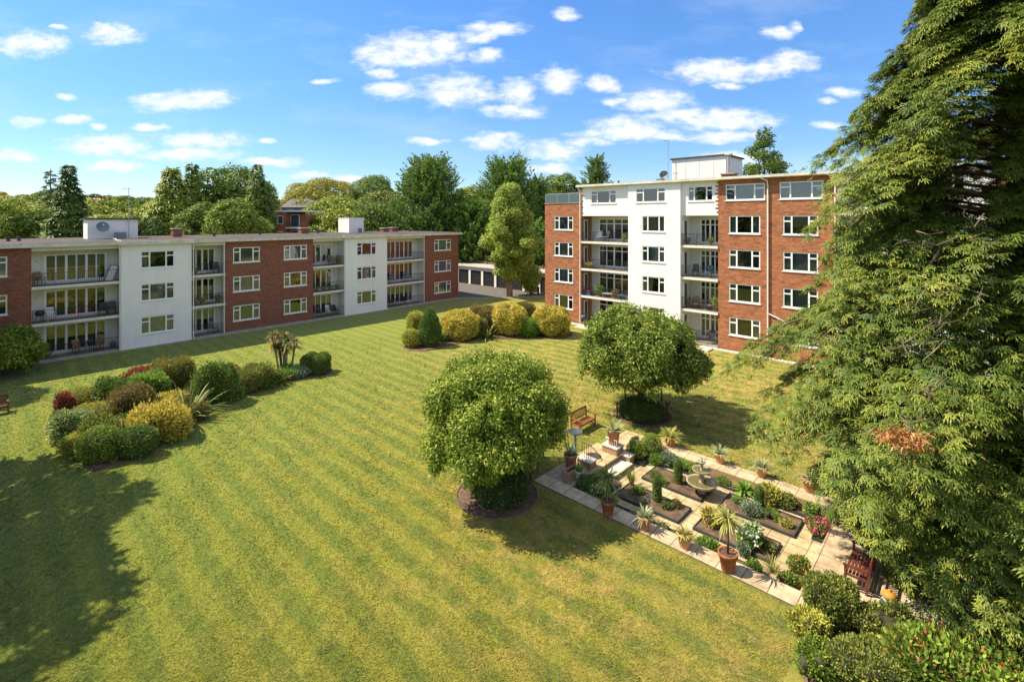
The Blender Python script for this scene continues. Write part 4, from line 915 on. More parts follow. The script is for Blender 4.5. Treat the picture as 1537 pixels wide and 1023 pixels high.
for k, (px, by) in enumerate([(125,690),(170,690),(185,648),(215,640),(165,655),(235,618),(300,618),(268,650),(350,596),(345,604),(400,584),(365,592),(120,640),(210,610),(240,606),(188,622),(290,600),(430,572),(222,672),(152,628)]):
    shrub('ground_cover', px, by, 30, 20, ['leaf_olive','leaf_fresh','leaf_dark','leaf_bronze'][k % 4], ['olive','fresh green','dark green','bronze'][k % 4]+' low filler plant between the shrubs of the long bed', .08, 700, 'round', ['olive','fresh green','dark green','bronze'][k % 4]+' low filler plants of the long bed', cat='plant')
# ---------------------------------------------------------------- central shrub bed
bed('shrub_bed', [(606,524),(640,527),(690,516),(740,510),(800,508),(850,508),(856,497),(800,490),(740,488),(660,497),(615,508)], 'soil bed of clipped golden shrubs across the middle of the lawn')
SH2 = [
 (625,503,28,34,'leaf_goldgreen','loose yellow-green shrub behind the dark cone of the middle bed','round',.08,800),
 (618,523,26,28,'leaf_goldgreen','small golden-green mound left of the dark cone of the middle bed','ball',.07,1200),
 (645,522,34,58,'leaf_dark','dark green clipped cone at the left end of the middle bed','cone',.06,2000),
 (691,513,54,44,'leaf_gold','golden clipped ball just right of the dark cone','ball',.10,1100),
 (728,502,44,42,'leaf_bronze','brownish twiggy dome between the first two golden balls','round',.08,800),
 (718,508,28,28,'leaf_olive','olive green filler shrub between the first two golden balls','round',.08,900),
 (765,506,50,50,'leaf_gold','middle golden clipped ball of the middle bed','ball',.10,1100),
 (787,491,34,36,'leaf_bronze','reddish brown dome behind the middle golden ball','ball',.07,1200),
 (795,507,34,28,'leaf_fresh','fresh green filler shrub left of the last golden ball','round',.08,900),
 (828,507,54,46,'leaf_gold','last golden clipped ball at the right end of the middle bed by the tall block','ball',.10,1100),
 (664,514,18,14,'leaf_fresh','tiny green plant between the dark cone and the first golden ball','round',.06,900),
]
for s in SH2: shrub('shrub' if s[6] == 'round' else 'clipped_shrub', s[0], s[1], s[2], s[3], s[4], s[5], s[7], s[8], s[6])
flax(731, 508, 26, 30, 'leaf_strap_gold', 'pale strap-leaved plant in front of the brownish dome of the middle bed', 50, 7)

# ---------------------------------------------------------------- the huge conifer on the right
def interp(z, tab):
    for (a, ra_), (b, rb_) in zip(tab, tab[1:]):
        if z <= b: return ra_+(rb_-ra_)*(z-a)/(b-a)
    return tab[-1][1]
def big_conifer(name, loc, H, prof, label, seed, nb=330, m=60, spray=.6, mat='leaf_cypress', lobes=None, tmpl=SPRAY, near=None, cat='tree', z0=.7, trunk_r=.45):
    t = thing(name, loc, 0, label, cat); r = rng(seed); Ps, Ds, Ns, Ss, Ts = [], [], [], [], []
    wood = MB(); wood.tube([(0,0,-.1),(.1,.05,H*.3),(-.05,0,H*.6),(0,0,H*.97)], [trunk_r,trunk_r*.75,trunk_r*.45,.04], 12)
    for i in range(nb):
        q = (i+.5)/nb; z = z0+(H-z0-.3)*(q**1.12); a = i*2.39996+r.uniform(-.3,.3)
        L = interp(z, prof)*r.uniform(.80,1.08)
        if lobes: L *= lobes(a, z)
        if L < .25: continue
        ca, sa = math.cos(a), math.sin(a); rise = .30*L*(.35+.65*z/H); zt = z - rise*.3 + .1*L
        def path(s): return np.array([ca*L*s, sa*L*s, zt + rise*math.sin(s*1.9)*.9 - .34*L*s*s*s])
        w = L*.24+.34; k = int(m*(.35+.65*min(1, L/4.5)))
        s = r.uniform(.32, 1.02, k)**.75; lat = r.uniform(-1, 1, k)*w*(1.12-.75*s)*np.minimum(1, s*1.6)
        base = np.stack([path(x) for x in s]); side = np.array([-sa, ca, 0])
        P = base + side*lat[:, None]; P[:, 2] += -.28*np.abs(lat)**1.4 + r.normal(size=k)*.06 - r.random(k)**2*.3
        outv = np.array([ca, sa, 0]); D = outv*(.75) + side*(lat/w*1.15)[:, None]*1.0 + r.normal(size=(k,3))*.22; D[:, 2] -= .02+.34*s*s
        Nn = np.array([0,0,1.0]) + outv*.25 + r.normal(size=(k,3))*.30
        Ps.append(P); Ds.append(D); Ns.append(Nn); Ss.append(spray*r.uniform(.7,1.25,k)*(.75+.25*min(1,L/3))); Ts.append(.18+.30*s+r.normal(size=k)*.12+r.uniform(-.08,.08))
        if i % 2 == 0: wood.tube([path(x) + np.array([0,0,-.12]) for x in (0,.2,.4,.6,.8,.95)], [.075*trunk_r/.45*(1-.8*x)*(.5+L/8) for x in (0,.2,.4,.6,.8,.95)], 5, False)
    P = np.concatenate(Ps); D = np.concatenate(Ds); Nn = unit(np.concatenate(Ns)); S_ = np.concatenate(Ss); T_ = np.concatenate(Ts)+(vnoise(P, 1.3, seed)-.5)*.25
    if tmpl is SPRAY: V, Q, T = merge([scatter(P[k::3], D[k::3], Nn[k::3], S_[k::3], SPRAYS[k], T_[k::3]) for k in range(3)])
    else: V, Q, T = scatter(P, D, Nn, S_, tmpl, T_)
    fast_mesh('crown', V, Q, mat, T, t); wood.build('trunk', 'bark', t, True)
    return t
CON = (14.6, 14.2, 0)
prof = [(0.7,3.5),(1.6,4.2),(3.0,5.0),(4.6,6.5),(6.1,6.9),(7.2,6.4),(9.1,5.7),(12.9,4.6),(16.7,2.6),(20,1.6),(23,.3)]
def lob(a, z):
    f = 1+.10*math.sin(3*a+z*.9)+.07*math.sin(7*a-1.7*z)
    # the side towards the lawn is broken by deep gaps that bare the trunk
    d = (a-4.05+math.pi) % (2*math.pi)-math.pi
    if abs(d) < .36 and (8.8 < z < 14.5): f *= .30
    if abs(d-.12) < .22 and 7.3 < z < 8.4: f *= .5
    return f
big_conifer('giant_conifer', CON, 23, prof, 'huge drooping conifer filling the right side beside the patio', 31, nb=520, m=205, spray=.32, lobes=lob)

def conifer_extras():
    con = bpy.data.objects['giant_conifer']; r = rng(8); rr = random.Random(8)
    # a patch of dead orange foliage caught in the boughs
    c = np.array([8.5-CON[0], 10.7-CON[1], 5.75]); n = 420
    P = c + r.normal(size=(n,3))*np.array([.26,.2,.10]); D = r.normal(size=(n,3)) + np.array([0,0,-.3])
    V, Q, T = scatter(P, D, unit(r.normal(size=(n,3))+np.array([0,0,1.0])), .16*r.uniform(.6,1.3,n), NEEDLE, r.uniform(.1,.9,n)); fast_mesh('dead_foliage', V, Q, 'leaf_dead', T, con)
    for k in range(26):
        px, py = rr.uniform(1335,1520), rr.uniform(330,640); Y = rr.uniform(9.9,11.4); p = Vector(((px-CX)/F_*Y-CON[0], Y-CON[1], ZT(py, Y))); ax = Vector((-p.x, -p.y, 0)).normalized()
        pts = [p+ax*.7+Vector((rr.uniform(-.2,.2),0,rr.uniform(-.2,.3)))]; q = p.copy()
        for j in range(4): q = q + Vector((rr.uniform(-.25,.25), rr.uniform(-.25,.1), rr.uniform(-.22,.16))) - ax*.08; pts.append(q.copy())
        m = MB().tube(pts, [.016,.013,.010,.007,.004], 5); m.build('bare_twig', 'twig', con, True)
conifer_extras()
# ---------------------------------------------------------------- sunken garden
def gput(o): o.location = GO; o.rotation_euler = (0, 0, GARDEN_RZ); return o
FLZ = -0.35
m = MB(); u0,u1,v0,v1 = HOLE
m.box((u0-.25, v0-.25, FLZ-.2), (u1+.25, v1+.25, FLZ)); tag(gput(m.build('garden_path', 'paving_yellow')), kind='structure')
def slab(name, rects, z, mat, thick=.05):
    m = MB()
    for a, b, c, d in rects: m.box((a, c, z-thick), (b, d, z))
    return tag(gput(m.build(name, mat)), kind='structure')
slab('lawn_side_path', [(0, 9.3, 0, .72)], .035, 'paving', .06)
slab('upper_path', [(1.4, 9.6, 5.95, 6.75)], .035, 'paving', .06)
slab('corner_paving', [(0, 1.4, .724, 2.2)], .033, 'paving_grey', .06)
slab('landing', [(0, 1.42, 2.204, 4.6),(0.3, 1.396, 4.604, 6.75)], .03, 'paving_yellow', .06)
slab('patio', [(9.3, 9.9, 0, 6.75),(9.904, 11.5, .9, 4.9)], .034, 'paving', .06)
def walls():
    t = thing('retaining_wall', GO, GARDEN_RZ, 'low brown stone retaining wall round the sunken garden under the paths', 'wall')
    m = MB(); m.box((u0, v1, FLZ), (u1, v1+.1, -.03)); m.build('far_wall', 'garden_stone', t)
    m = MB(); m.box((u0, v0-.1, FLZ), (u1, v0, -.03)); m.build('near_wall', 'garden_stone', t)
    m = MB(); m.box((u0-.1, v0, FLZ), (u0, v1, -.04)); m.build('side_wall', 'garden_stone', t)
    m = MB(); m.box((u1, v0, FLZ), (u1+.1, v1, -.04)); m.build('side_wall', 'garden_stone', t)
walls()
st = thing('garden_step', GL(1.42, 2.9, 0), GARDEN_RZ, 'broad sandstone step leading down from the landing into the sunken garden', 'step')
MB().box((0,0,FLZ),(.56,1.38,-.20)).build('riser', 'garden_stone', st); MB().box((0,-.03,-.199),(.60,1.41,-.16)).build('tread', 'stone_pale', st)
def plinth(u, v, w, d, h, label, z=.03, mat='garden_stone'):
    t = thing('stone_plinth', GL(u, v, z), GARDEN_RZ, label, 'plinth')
    MB().box((0,0,0),(w,d,h-.06)).build('base', mat, t); MB().box((-.03,-.03,h-.059),(w+.03,d+.03,h)).build('cap', 'stone_pale', t, bevel=.01)
plinth(.54, 2.25, .68, .42, .32, 'low stone block carrying the black handrail at the left of the garden steps')
plinth(.63, 4.05, .74, .58, .32, 'low stone block under the tall terracotta pot at the right of the garden steps')
plinth(1.42, 4.32, .45, .36, .42, 'smaller stone block on the garden side of the pot plinth', FLZ)
def railing(u, v, mat, n, h, label, slope=True):
    t = thing('handrail', GL(u, v, .35), GARDEN_RZ, label, 'railing'); m = MB()
    for k in range(n): m.tube([(.11*k,0,0),(.11*k,0,h)], .012, 6)
    m.build('balusters', mat, t, True); r = MB(); r.tube([(-.03,0,h),(.11*(n-1),0,h-.02)]+([(.85,0,h-.28),(.98,0,h-.42),(.95,0,h-.5)] if slope else []), .017, 6); r.build('rail', mat, t, True)
railing(.66, 2.45, 'black_metal', 5, .62, 'black metal handrail on the left stone block by the garden steps')
railing(.74, 4.2, 'upvc', 6, .30, 'short white balustrade in front of the tall pot on the right stone block', False)
def planting_bed(a, b, c, d, label, z=FLZ, edge=('l','r','n','f')):
    t = thing('flower_bed', GL(a, c, z), GARDEN_RZ, label, 'flower bed'); w, h = b-a, d-c
    s = MB(); nx, ny = 8, 6; rr = random.Random(int(a*10+c*7)); z_ = {}
    for i in range(nx+1):
        for j in range(ny+1): z_[i,j] = .05+rr.uniform(0,.045); s.v.append((.02+(w-.04)*i/nx, .02+(h-.04)*j/ny, z_[i,j]))
    for i in range(nx):
        for j in range(ny): k = i*(ny+1)+j; s.f.append((k, k+ny+1, k+ny+2, k+1)); s.m.append(0)
    s.build('soil', 'soil', t); e = MB()
    if 'n' in edge: e.box((0,0,0),(w,.035,.10))
    if 'f' in edge: e.box((0,h-.035,0),(w,h,.10))
    if 'l' in edge: e.box((0,.036,0),(.035,h-.036,.098))
    if 'r' in edge: e.box((w-.035,.036,0),(w,h-.036,.098))
    e.build('edging', 'edging', t)
planting_bed(2.75, 5.25, 3.72, 5.0, 'soil bed with black edging round the fountain')
planting_bed(2.6, 5.2, 1.85, 3.0, 'dark soil bed with black edging nearest the steps on the lawn side of the garden')
planting_bed(5.85, 8.42, 3.8, 5.05, 'soil bed with black edging at the far right beyond the fountain')
planting_bed(5.7, 8.2, 1.9, 3.12, 'soil bed with black edging holding the white flowers')
planting_bed(2.0, 9.25, 5.36, 5.89, 'long narrow soil bed along the foot of the upper path', edge=('n','l'))
planting_bed(1.42, 2.3, 4.7, 5.34, 'small corner bed beside the right stone block', edge=('n','r'))
planting_bed(1.9, 8.1, .76, 1.32, 'long narrow soil bed along the foot of the lawn side path', edge=('f',))
planting_bed(1.42, 2.4, .76, 2.75, 'corner bed full of green shrubs left of the step', edge=('r',), z=FLZ+.01)
planting_bed(8.75, 9.28, .80, 2.55, 'small soil bed with red geraniums by the patio edge', edge=('l','f'))
planting_bed(8.85, 9.28, 4.15, 5.1, 'small bed with bright pink flowers by the far patio edge', edge=('l','n'))
def fountain():
    t = thing('fountain', GL(5.05, 4.3, FLZ), 0, 'three-tiered pale stone fountain with green water in the middle of the garden', 'fountain')
    MB().lathe([(.26,0),(.26,.05),(.2,.07),(.16,.28),(.2,.34),(.22,.36)], (0,0,0), 20).build('pedestal', 'stone', t, True)
    b = MB(); b.lathe([(.1,.34),(.35,.37),(.60,.46),(.71,.56),(.73,.62),(.70,.63),(.64,.58),(.5,.52),(.1,.5)], (0,0,0), 36); bo = b.build('lower_bowl', 'stone', t, True)
    MB().disc(.66, (0,0,.585), 36).build('water', 'water_green', bo)
    MB().lathe([(.17,.5),(.14,.58),(.09,.66),(.12,.76),(.09,.86),(.11,.93),(.15,.98)], (0,0,0), 18).build('column', 'stone', t, True)
    b = MB(); b.lathe([(.1,.96),(.22,.99),(.38,1.06),(.44,1.13),(.45,1.17),(.42,1.17),(.38,1.12),(.2,1.07),(.05,1.06)], (0,0,0), 30); bo = b.build('middle_bowl', 'stone', t, True)
    MB().disc(.40, (0,0,1.135), 30).build('water', 'water_green', bo)
    MB().lathe([(.09,1.08),(.06,1.16),(.06,1.36),(.09,1.42)], (0,0,0), 14).build('column', 'stone', t, True)
    MB().lathe([(.05,1.40),(.14,1.43),(.20,1.49),(.21,1.53),(.18,1.52),(.1,1.48),(.02,1.47)], (0,0,0), 24).build('top_bowl', 'stone', t, True)
    MB().lathe([(.03,1.47),(.05,1.55),(.02,1.6),(.04,1.66),(.01,1.74)], (0,0,0), 10).build('finial', 'stone', t, True)
    t.scale = (.8, .8, .86)
fountain()
# ---- potted plants
def pot(t, h, r, mat):
    m = MB(); m.lathe([(r*.66,0),(r*.68,.02),(r*.93,h*.80),(r*1.04,h*.82),(r*1.06,h*.97),(r*1.02,h),(r*.90,h),(r*.88,h*.9),(r*.05,h*.88)], (0,0,0), 26); m.poly([(r*.66*math.cos(-a*.2417), r*.66*math.sin(-a*.2417), 0) for a in range(26)])
    m.build('pot', mat, t, True); MB().disc(r*.88, (0,0,h*.91), 20).build('soil', 'soil', t)
def potted(loc, h, r, pm, label, L, n, lm, seed, stem=0, spread=.8, droop=.5, width=.035, group=None, trailing=False):
    t = thing('potted_plant', loc, seed*1.3, label, 'potted plant', group); pot(t, h, r, pm)
    z = h*.9
    if stem: MB().tube([(0,0,z-.05),(.03,.02,z+stem*.5),(0,.01,z+stem)], [.035,.03,.028], 7).build('stem', 'bark', t, True)
    straps('', (0,0,z+stem), n, L, width, lm, None, spread=spread, droop=droop, seed=seed, parent=t)
    return t
P0 = lambda px, py, z=.035: G(px, py, z)
potted(P0(856.5,704), .66, .27, 'terracotta', 'tall terracotta pot with sparse grey agave beside the stone trough', .62, 20, 'leaf_strap_pale', 1, spread=.8, droop=.15, width=.06)
potted(GL(1.0,4.40,.35), .66, .30, 'terracotta', 'tall terracotta pot with pale striped agave standing on the right stone block', .72, 22, 'leaf_strap_pale', 2, spread=.95, droop=.15, width=.085)
potted(P0(1006,668), .42, .26, 'terracotta', 'terracotta pot with a round yellow-green yucca at the far end of the upper path', .72, 95, 'leaf_strap_gold', 3, spread=1.15, droop=.35)
potted(P0(1081,694), .42, .24, 'terracotta_buff', 'buff pot with a spiky cordyline, second along the upper path', .56, 60, 'leaf_strap_pale', 4, spread=1.1, droop=.3)
potted(P0(1143,714), .42, .25, 'terracotta_buff', 'buff pot with a spiky cordyline, third along the upper path', .56, 60, 'leaf_strap_pale', 5, spread=1.15, droop=.4)
potted(P0(1216,737), .50, .27, 'terracotta', 'terracotta pot with a grey-green agave partly under the giant conifer', .55, 36, 'leaf_strap_pale', 6, spread=1.0, droop=.3, width=.05)
potted(P0(912.5,771), .50, .25, 'terracotta_dark', 'red terracotta pot with a tall palm-like cordyline nearest the steps on the lawn side path', .68, 90, 'leaf_strap', 7, stem=.85, spread=1.35, droop=.55)
potted(P0(966.5,793), .44, .23, 'terracotta', 'terracotta pot with a spiky stemless cordyline, second on the lawn side path', .50, 60, 'leaf_strap_pale', 8, spread=1.15, droop=.3)
potted(P0(1027.5,820), .44, .23, 'terracotta_buff', 'buff pot with a small yellow cordyline, third on the lawn side path', .48, 50, 'leaf_strap_gold', 9, spread=1.1, droop=.35)
potted(P0(1092.5,855), .54, .27, 'terracotta_dark', 'big ribbed terracotta pot with a tall thin-stemmed yellow cordyline', .58, 110, 'leaf_strap_gold', 10, stem=1.05, spread=1.4, droop=.55, width=.032)
def trough():
    t = thing('stone_trough', GL(.78, .86, .035), GARDEN_RZ+.0, 'rectangular stone trough filled with dark water or soil on the grey paving', 'trough'); m = MB()
    m.box((0,0,0),(.34,.07,.34)); m.box((0,.75,0),(.34,.82,.34)); m.box((0,.07,0),(.06,.75,.338)); m.box((.28,.07,0),(.34,.75,.338)); m.build('basin', 'garden_stone', t); MB().box((.06,.07,.0),(.28,.75,.24)).build('soil', 'edging', t)
trough()
tt = thing('small_urn', GL(1.22, 1.45, .035), 0, 'small pale stone urn with a young plant between the trough and the round bush', 'urn')
MB().lathe([(.14,0),(.17,.05),(.12,.1),(.17,.2),(.2,.28),(.16,.28),(.02,.25)], (0,0,0), 18).build('urn', 'stone_pale', tt, True)
straps('', (0,0,.24), 26, .38, .05, 'leaf_fresh', None, spread=.8, droop=.3, seed=5, parent=tt)
def bird_bath():
    t = thing('bird_bath', G(863.5, 683), 0, 'slim post with a round dark slate bowl beside the wooden bench on the lawn', 'bird bath')
    MB().lathe([(.14,0),(.14,.04),(.06,.07),(.055,.5),(.05,.9),(.09,.97)], (0,0,0), 14).build('post', 'dish_grey', t, True)
    MB().lathe([(.02,.96),(.24,.98),(.33,1.03),(.34,1.07),(.31,1.07),(.28,1.035),(.02,1.02)], (0,0,0), 28).build('bowl', 'slate_blue', t, True)
bird_bath()
def bench(loc, rz, label, mat='teak', L=1.35):
    t = thing('garden_bench', loc, rz, label, 'bench'); h = L/2
    for x in (-h, h-.06):
        m = MB(); m.box((x,-.28,0),(x+.06,-.22,.62)); m.build('leg', mat, t)
        m = MB(); m.bar((x+.03,.24,0),(x+.03,.34,.92), .055, .06, up=(0,1,0)); m.build('leg', mat, t)
        m = MB(); m.box((x-.01,-.31,.62),(x+.07,.28,.655)); m.build('armrest', mat, t)
        m = MB(); m.box((x+.01,-.22,.14),(x+.05,.25,.19)); m.box((x+.01,-.22,.36),(x+.05,.25,.41)); m.build('side_rail', mat, t)
    s = MB()
    for k in range(6): s.box((-h+.06,-.27+.085*k,.41),(h-.06,-.205+.085*k,.435))
    s.box((-h+.06,-.26,.34),(h-.06,-.23,.409)); s.build('seat', mat, t)
    b = MB(); b.bar((-h,.335,.88),(h,.335,.88), .035, .08); b.bar((-h+.05,.285,.50),(h-.05,.285,.50), .03, .055)
    n = int(L/.095)
    for k in range(n): x = -h+.1+(L-.2)*k/(n-1); b.bar((x,.285,.52),(x,.33,.85), .04, .016, up=(0,1,0))
    b.build('backrest', mat, t)
bg = G(876, 643.5)
bench((bg[0], bg[1], 0), TH, 'brown slatted wooden bench on the open lawn behind the bird bath')
bg = G(803, 695)
bench((bg[0], bg[1], 0), TH+.5, 'weathered wooden bench half hidden by the crown of the nearer lawn tree', 'weathered_wood')
bench(GL(10.45, 2.45, .034), TH+math.pi, 'dark red-brown slatted bench on the patio at the foot of the giant conifer', 'teak_dark', 1.4)
bg = G(17, 617); bench((bg[0]-E1[0]*.75-.0, bg[1]-E1[1]*.75, 0), TH, 'dark wooden bench cut off by the left edge of the view', 'teak_dark', 1.3)

# ---- planting
def gm(u, v, r, h, mat, label, seed, leaf=.06, flowers=None, fn=9, z=FLZ+.06, nm='bush', style='round', per=1100, fs=.09):
    if style == 'round': r *= .84; h *= .88
    t = thing(nm, GL(u, v, z), 0, label, 'plant' if nm != 'shrub' else 'shrub'); R_ = rng(seed)
    if style == 'col': blobs = [(0,0,h*k,r,r,h*.2) for k in (.18,.34,.5,.66,.82)]
    elif style == 'ball': blobs = [(0,0,h*.5,r,r,h*.52)]
    else:
        blobs = [(0,0,h*.42,r*.75,r*.75,h*.45)]
        for i in range(5): a = i*1.256+R_.uniform(-.3,.3); blobs.append((math.cos(a)*r*.5, math.sin(a)*r*.5, h*R_.uniform(.3,.6), r*.48, r*.48, h*.36))
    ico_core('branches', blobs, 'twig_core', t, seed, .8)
    V, Q, T = blob_leaves(blobs, per, leaf, seed, out=.5 if style != 'round' else .8, shell=(.86,1.04) if style != 'round' else (.75,1.25), zmin=0.0, gap=0.0 if style != 'round' else .2, tmean=.48, tvar=.4, upbias=.3)
    fast_mesh('foliage', V, Q, mat, T, t)
    if flowers:
        V, Q, T = blob_leaves(blobs, fn, fs, seed+2, out=.9, shell=(1.0,1.25), zmin=h*.35, tmean=.6, tvar=.4, width=1.6); V2, Q2, T2 = blob_leaves(blobs, fn, fs, seed+2, out=.1, shell=(1.0,1.25), zmin=h*.35, tmean=.6, tvar=.4, width=1.6)
        V, Q, T = merge([(V,Q,T),(V2,Q2,T2)]); fast_mesh('flowers', V, Q, flowers, T, t)
for i, (u, v, h, lb) in enumerate([(4.06,4.36,.95,'slim clipped cypress column left of the fountain'),(4.02,2.6,.95,'slim clipped cypress column in the lawn side bed'),(7.03,4.72,.85,'slim clipped cypress column in the far right bed')]):
    gm(u, v, .16, h, 'leaf_dark', lb, 60+i, .04, style='col', nm='cypress_column', per=2600)
gm(1.75, 5.1, .42, .78, 'leaf_box', 'clipped green ball bush beside the small stone block', 71, .045, style='ball', per=1700)
gm(2.15, 5.75, .46, .95, 'leaf_box', 'larger clipped ball bush at the head of the long narrow bed', 72, .045, style='ball', per=1700)
gm(2.0, 1.9, .40, .62, 'leaf_box', 'rounded green bush left of the step in the corner bed', 73, .05, style='ball', per=1500)
gm(1.75, 1.25, .42, .62, 'leaf_dark', 'dark green rounded bush nearest the trough', 74, .05, style='ball', per=1500)
gm(2.35, 1.15, .50, .6, 'leaf_fresh', 'leafy green plant with white blooms behind the tall cordyline pot', 75, .1, 'petal_white', 10, per=420)
gm(2.9, .98, .38, .45, 'leaf_fresh', 'broad-leaved green plant behind the red terracotta pot', 76, .1, per=420)
gm(3.0, 5.62, .42, .55, 'leaf_greyblue', 'blue-tinged leafy plant in the long narrow bed by the ball bush', 77, .07)
gm(2.6, 5.3, .38, .42, 'leaf_fresh', 'low fresh green plant at the inner edge below the ball bushes', 78, .07)
gm(3.6, 5.62, .38, .42, 'leaf_fresh', 'fresh green clump right of the blue-tinged plant', 79, .07)
gm(4.3, 5.62, .40, .48, 'leaf_fresh', 'bright green clump behind the tallest cypress column', 80, .06)
gm(5.4, 5.62, .30, .3, 'leaf_fresh', 'low bright green tuft right of the fountain in the long narrow bed', 81, .05)
straps('hosta', GL(6.25,5.6,FLZ+.06), 120, .62, .07, 'leaf_fresh', 'large arching green strap-leaved clump behind the fountain', 'plant', 1.15, .5, 82)
gm(7.15, 5.6, .55, .65, 'leaf_goldgreen', 'feathery yellow-green bush in the long narrow bed', 83, .09, per=600)
gm(7.7, 5.62, .38, .45, 'leaf_olive', 'olive leafy plant right of the feathery bush', 84, .09, per=500)
gm(8.6, 5.62, .34, .42, 'leaf_fresh', 'pale green rosette plant near the right end of the long narrow bed', 85, .10, per=420)
gm(3.2, 4.1, .30, .32, 'leaf_olive', 'low olive plant at the near corner of the far left bed', 86, .06)
gm(3.55, 3.9, .26, .24, 'leaf_fresh', 'low green cushion at the edge of the far left bed', 87, .05)
gm(4.45, 4.55, .22, .25, 'leaf_bronze', 'small reddish plant right of the tallest cypress column', 88, .05, 'petal_red', 14)
straps('grass_clump', GL(2.75,2.95,FLZ+.08), 50, .75, .035, 'leaf_olive', 'upright grassy clump at the left corner of the lawn side bed', 'plant', .55, .2, 89)
gm(3.2, 2.6, .30, .28, 'leaf_fresh', 'green tuft in the left of the lawn side bed', 90, .05)
gm(4.5, 2.4, .26, .25, 'leaf_dark', 'dark tuft in the middle of the lawn side bed', 91, .05)
gm(4.75, 2.75, .22, .3, 'leaf_bronze', 'sparse reddish plant in the right of the lawn side bed', 92, .05, 'petal_red', 8)
gm(3.7, 2.15, .22, .18, 'leaf_greyblue', 'low grey-green tuft at the front of the lawn side bed', 93, .05)
gm(6.3, 4.6, .24, .22, 'leaf_fresh', 'low green tuft in the left of the far right bed', 94, .05)
gm(6.9, 4.25, .42, .42, 'leaf_greyblue', 'grey-green mound beside the cypress column of the far right bed', 95, .06)
gm(7.5, 4.45, .32, .3, 'leaf_fresh', 'green mound in the middle of the far right bed', 96, .06)
gm(8.05, 4.3, .28, .26, 'leaf_goldgreen', 'sparse yellowish plant at the right of the far right bed', 97, .05, 'petal_white', 6, fs=.05)
gm(7.45, 2.35, .48, .75, 'leaf_fresh', 'tall white-flowered plant in the right bed', 98, .10, 'petal_white', 60, per=520, fs=.11)
gm(7.95, 2.5, .26, .25, 'leaf_olive', 'low plant right of the white flowers', 99, .05)
gm(7.45, 1.75, .24, .38, 'leaf_greyblue', 'silvery plant below the white flowers', 100, .06)
gm(6.1, 2.6, .42, .62, 'leaf_gold', 'feathery yellow shrub behind the tall yellow cordyline', 101, .08, per=500, nm='shrub')
gm(6.55, 1.08, .40, .42, 'leaf_fresh', 'bright green fern beside the third pot', 102, .09, per=700)
gm(7.95, 1.05, .26, .42, 'leaf_fresh', 'upright green fern right of the big ribbed pot', 103, .08, per=800)
gm(5.0, 1.1, .30, .22, 'leaf_dark', 'low creeping dark plant between the second and third pots', 104, .05, 'petal_red', 6)
gm(5.5, 1.05, .26, .2, 'leaf_olive', 'low olive creeping plant just left of the third pot', 105, .05)
gm(4.0, 1.05, .32, .24, 'leaf_fresh', 'low green plant between the first two pots', 106, .06)
straps('grass_clump', GL(8.35,1.55,FLZ+.03), 60, .7, .012, 'leaf_olive', 'thin wispy grass clump left of the red geraniums', 'plant', 1.0, .5, 107)
gm(8.92, 1.15, .34, .42, 'leaf_fresh', 'red geranium at the near end of the small geranium bed', 108, .07, 'petal_red', 85, fs=.07)
gm(8.92, 2.15, .34, .42, 'leaf_fresh', 'red geranium at the far end of the small geranium bed', 109, .07, 'petal_red', 85, fs=.07)
gm(9.0, 4.6, .46, .52, 'leaf_fresh', 'bright pink flowering plant by the far patio edge', 110, .07, 'petal_pink', 95, fs=.09)
gm(9.15, 5.3, .28, .4, 'leaf_fresh', 'salmon red flowering plant behind the bright pink one', 111, .07, 'petal_red', 28, fs=.07)
straps('iris_clump', G(1048,640), 24, .55, .04, 'leaf_strap_gold', 'small upright yellow leaf clump at the far left end of the upper path', 'plant', .45, .2, 112)
tt = thing('fallen_urn', GL(1.15,5.6,.03), RAD(20), 'weathered curved driftwood piece lying at the end of the upper path', 'driftwood')
MB().tube([(0,0,.08),(.2,.12,.14),(.45,.2,.1),(.7,.4,.06)], [.05,.08,.07,.02], 8).build('wood', 'weathered_wood', tt, True)

# ---- shrubbery under the conifer
def soil_sheet():
    pts = [G(1190,914), G(1199,945), G(1206,985), G(1211,1030), (5.6,8.2,0), (8,3,0), (22,2,0), (28,12,0), (24,22,0), (17.5,20.5,0), GL(9.9,6.8), GL(9.95,5), GL(12.3,4.9), GL(12.3,.7), GL(9.6,.7), GL(9.6,0)]
    sheet('bark_ground', [(p[0],p[1],0) for p in pts], .012, 'mulch')
soil_sheet()
m = MB(); g0 = G(1190,914)
for k, (a, b) in enumerate([((1190,914),(1199,945)),((1199,945),(1206,985)),((1206,985),(1211,1040))]):
    p, q = G(*a), G(*b); m.bar((p[0],p[1],.04),(q[0],q[1],.04), .07, .1)
tag(m.build('bed_edging', 'weathered_wood'), 'low weathered edging between the dry lawn and the shrubbery', 'edging')
def big_shrub(cx, cy, rx, ry, h, mat, label, seed, leaf, per, flowers=None, fn=5, fs=.12):
    t = thing('shrub', (cx, cy, 0), 0, label, 'shrub'); R_ = rng(seed); blobs = [(0,0,h*.42,rx*.8,ry*.8,h*.46)]
    for i in range(11): a = i*2.4; q = R_.uniform(.45,.66); b = R_.uniform(.3,.42); blobs.append((math.cos(a)*rx*q, math.sin(a)*ry*q, h*R_.uniform(.35,.72), rx*b, ry*b, h*b*.75))
    ico_core('branches', blobs, 'twig_core', t, seed, .8)
    V, Q, T = blob_leaves(blobs, per, leaf, seed, out=.75, shell=(.76,1.15), zmin=.02, gap=.22, tmean=.5, tvar=.42, upbias=.35)
    fast_mesh('foliage', V, Q, mat, T, t)
    if flowers:
        V, Q, T = blob_leaves(blobs, fn, fs, seed+2, out=.9, shell=(1.0,1.16), zmin=h*.3, tmean=.6, tvar=.4, gap=.45, upbias=.4); fast_mesh('young_leaves', V, Q, flowers, T, t)
g = G(1246, 948)
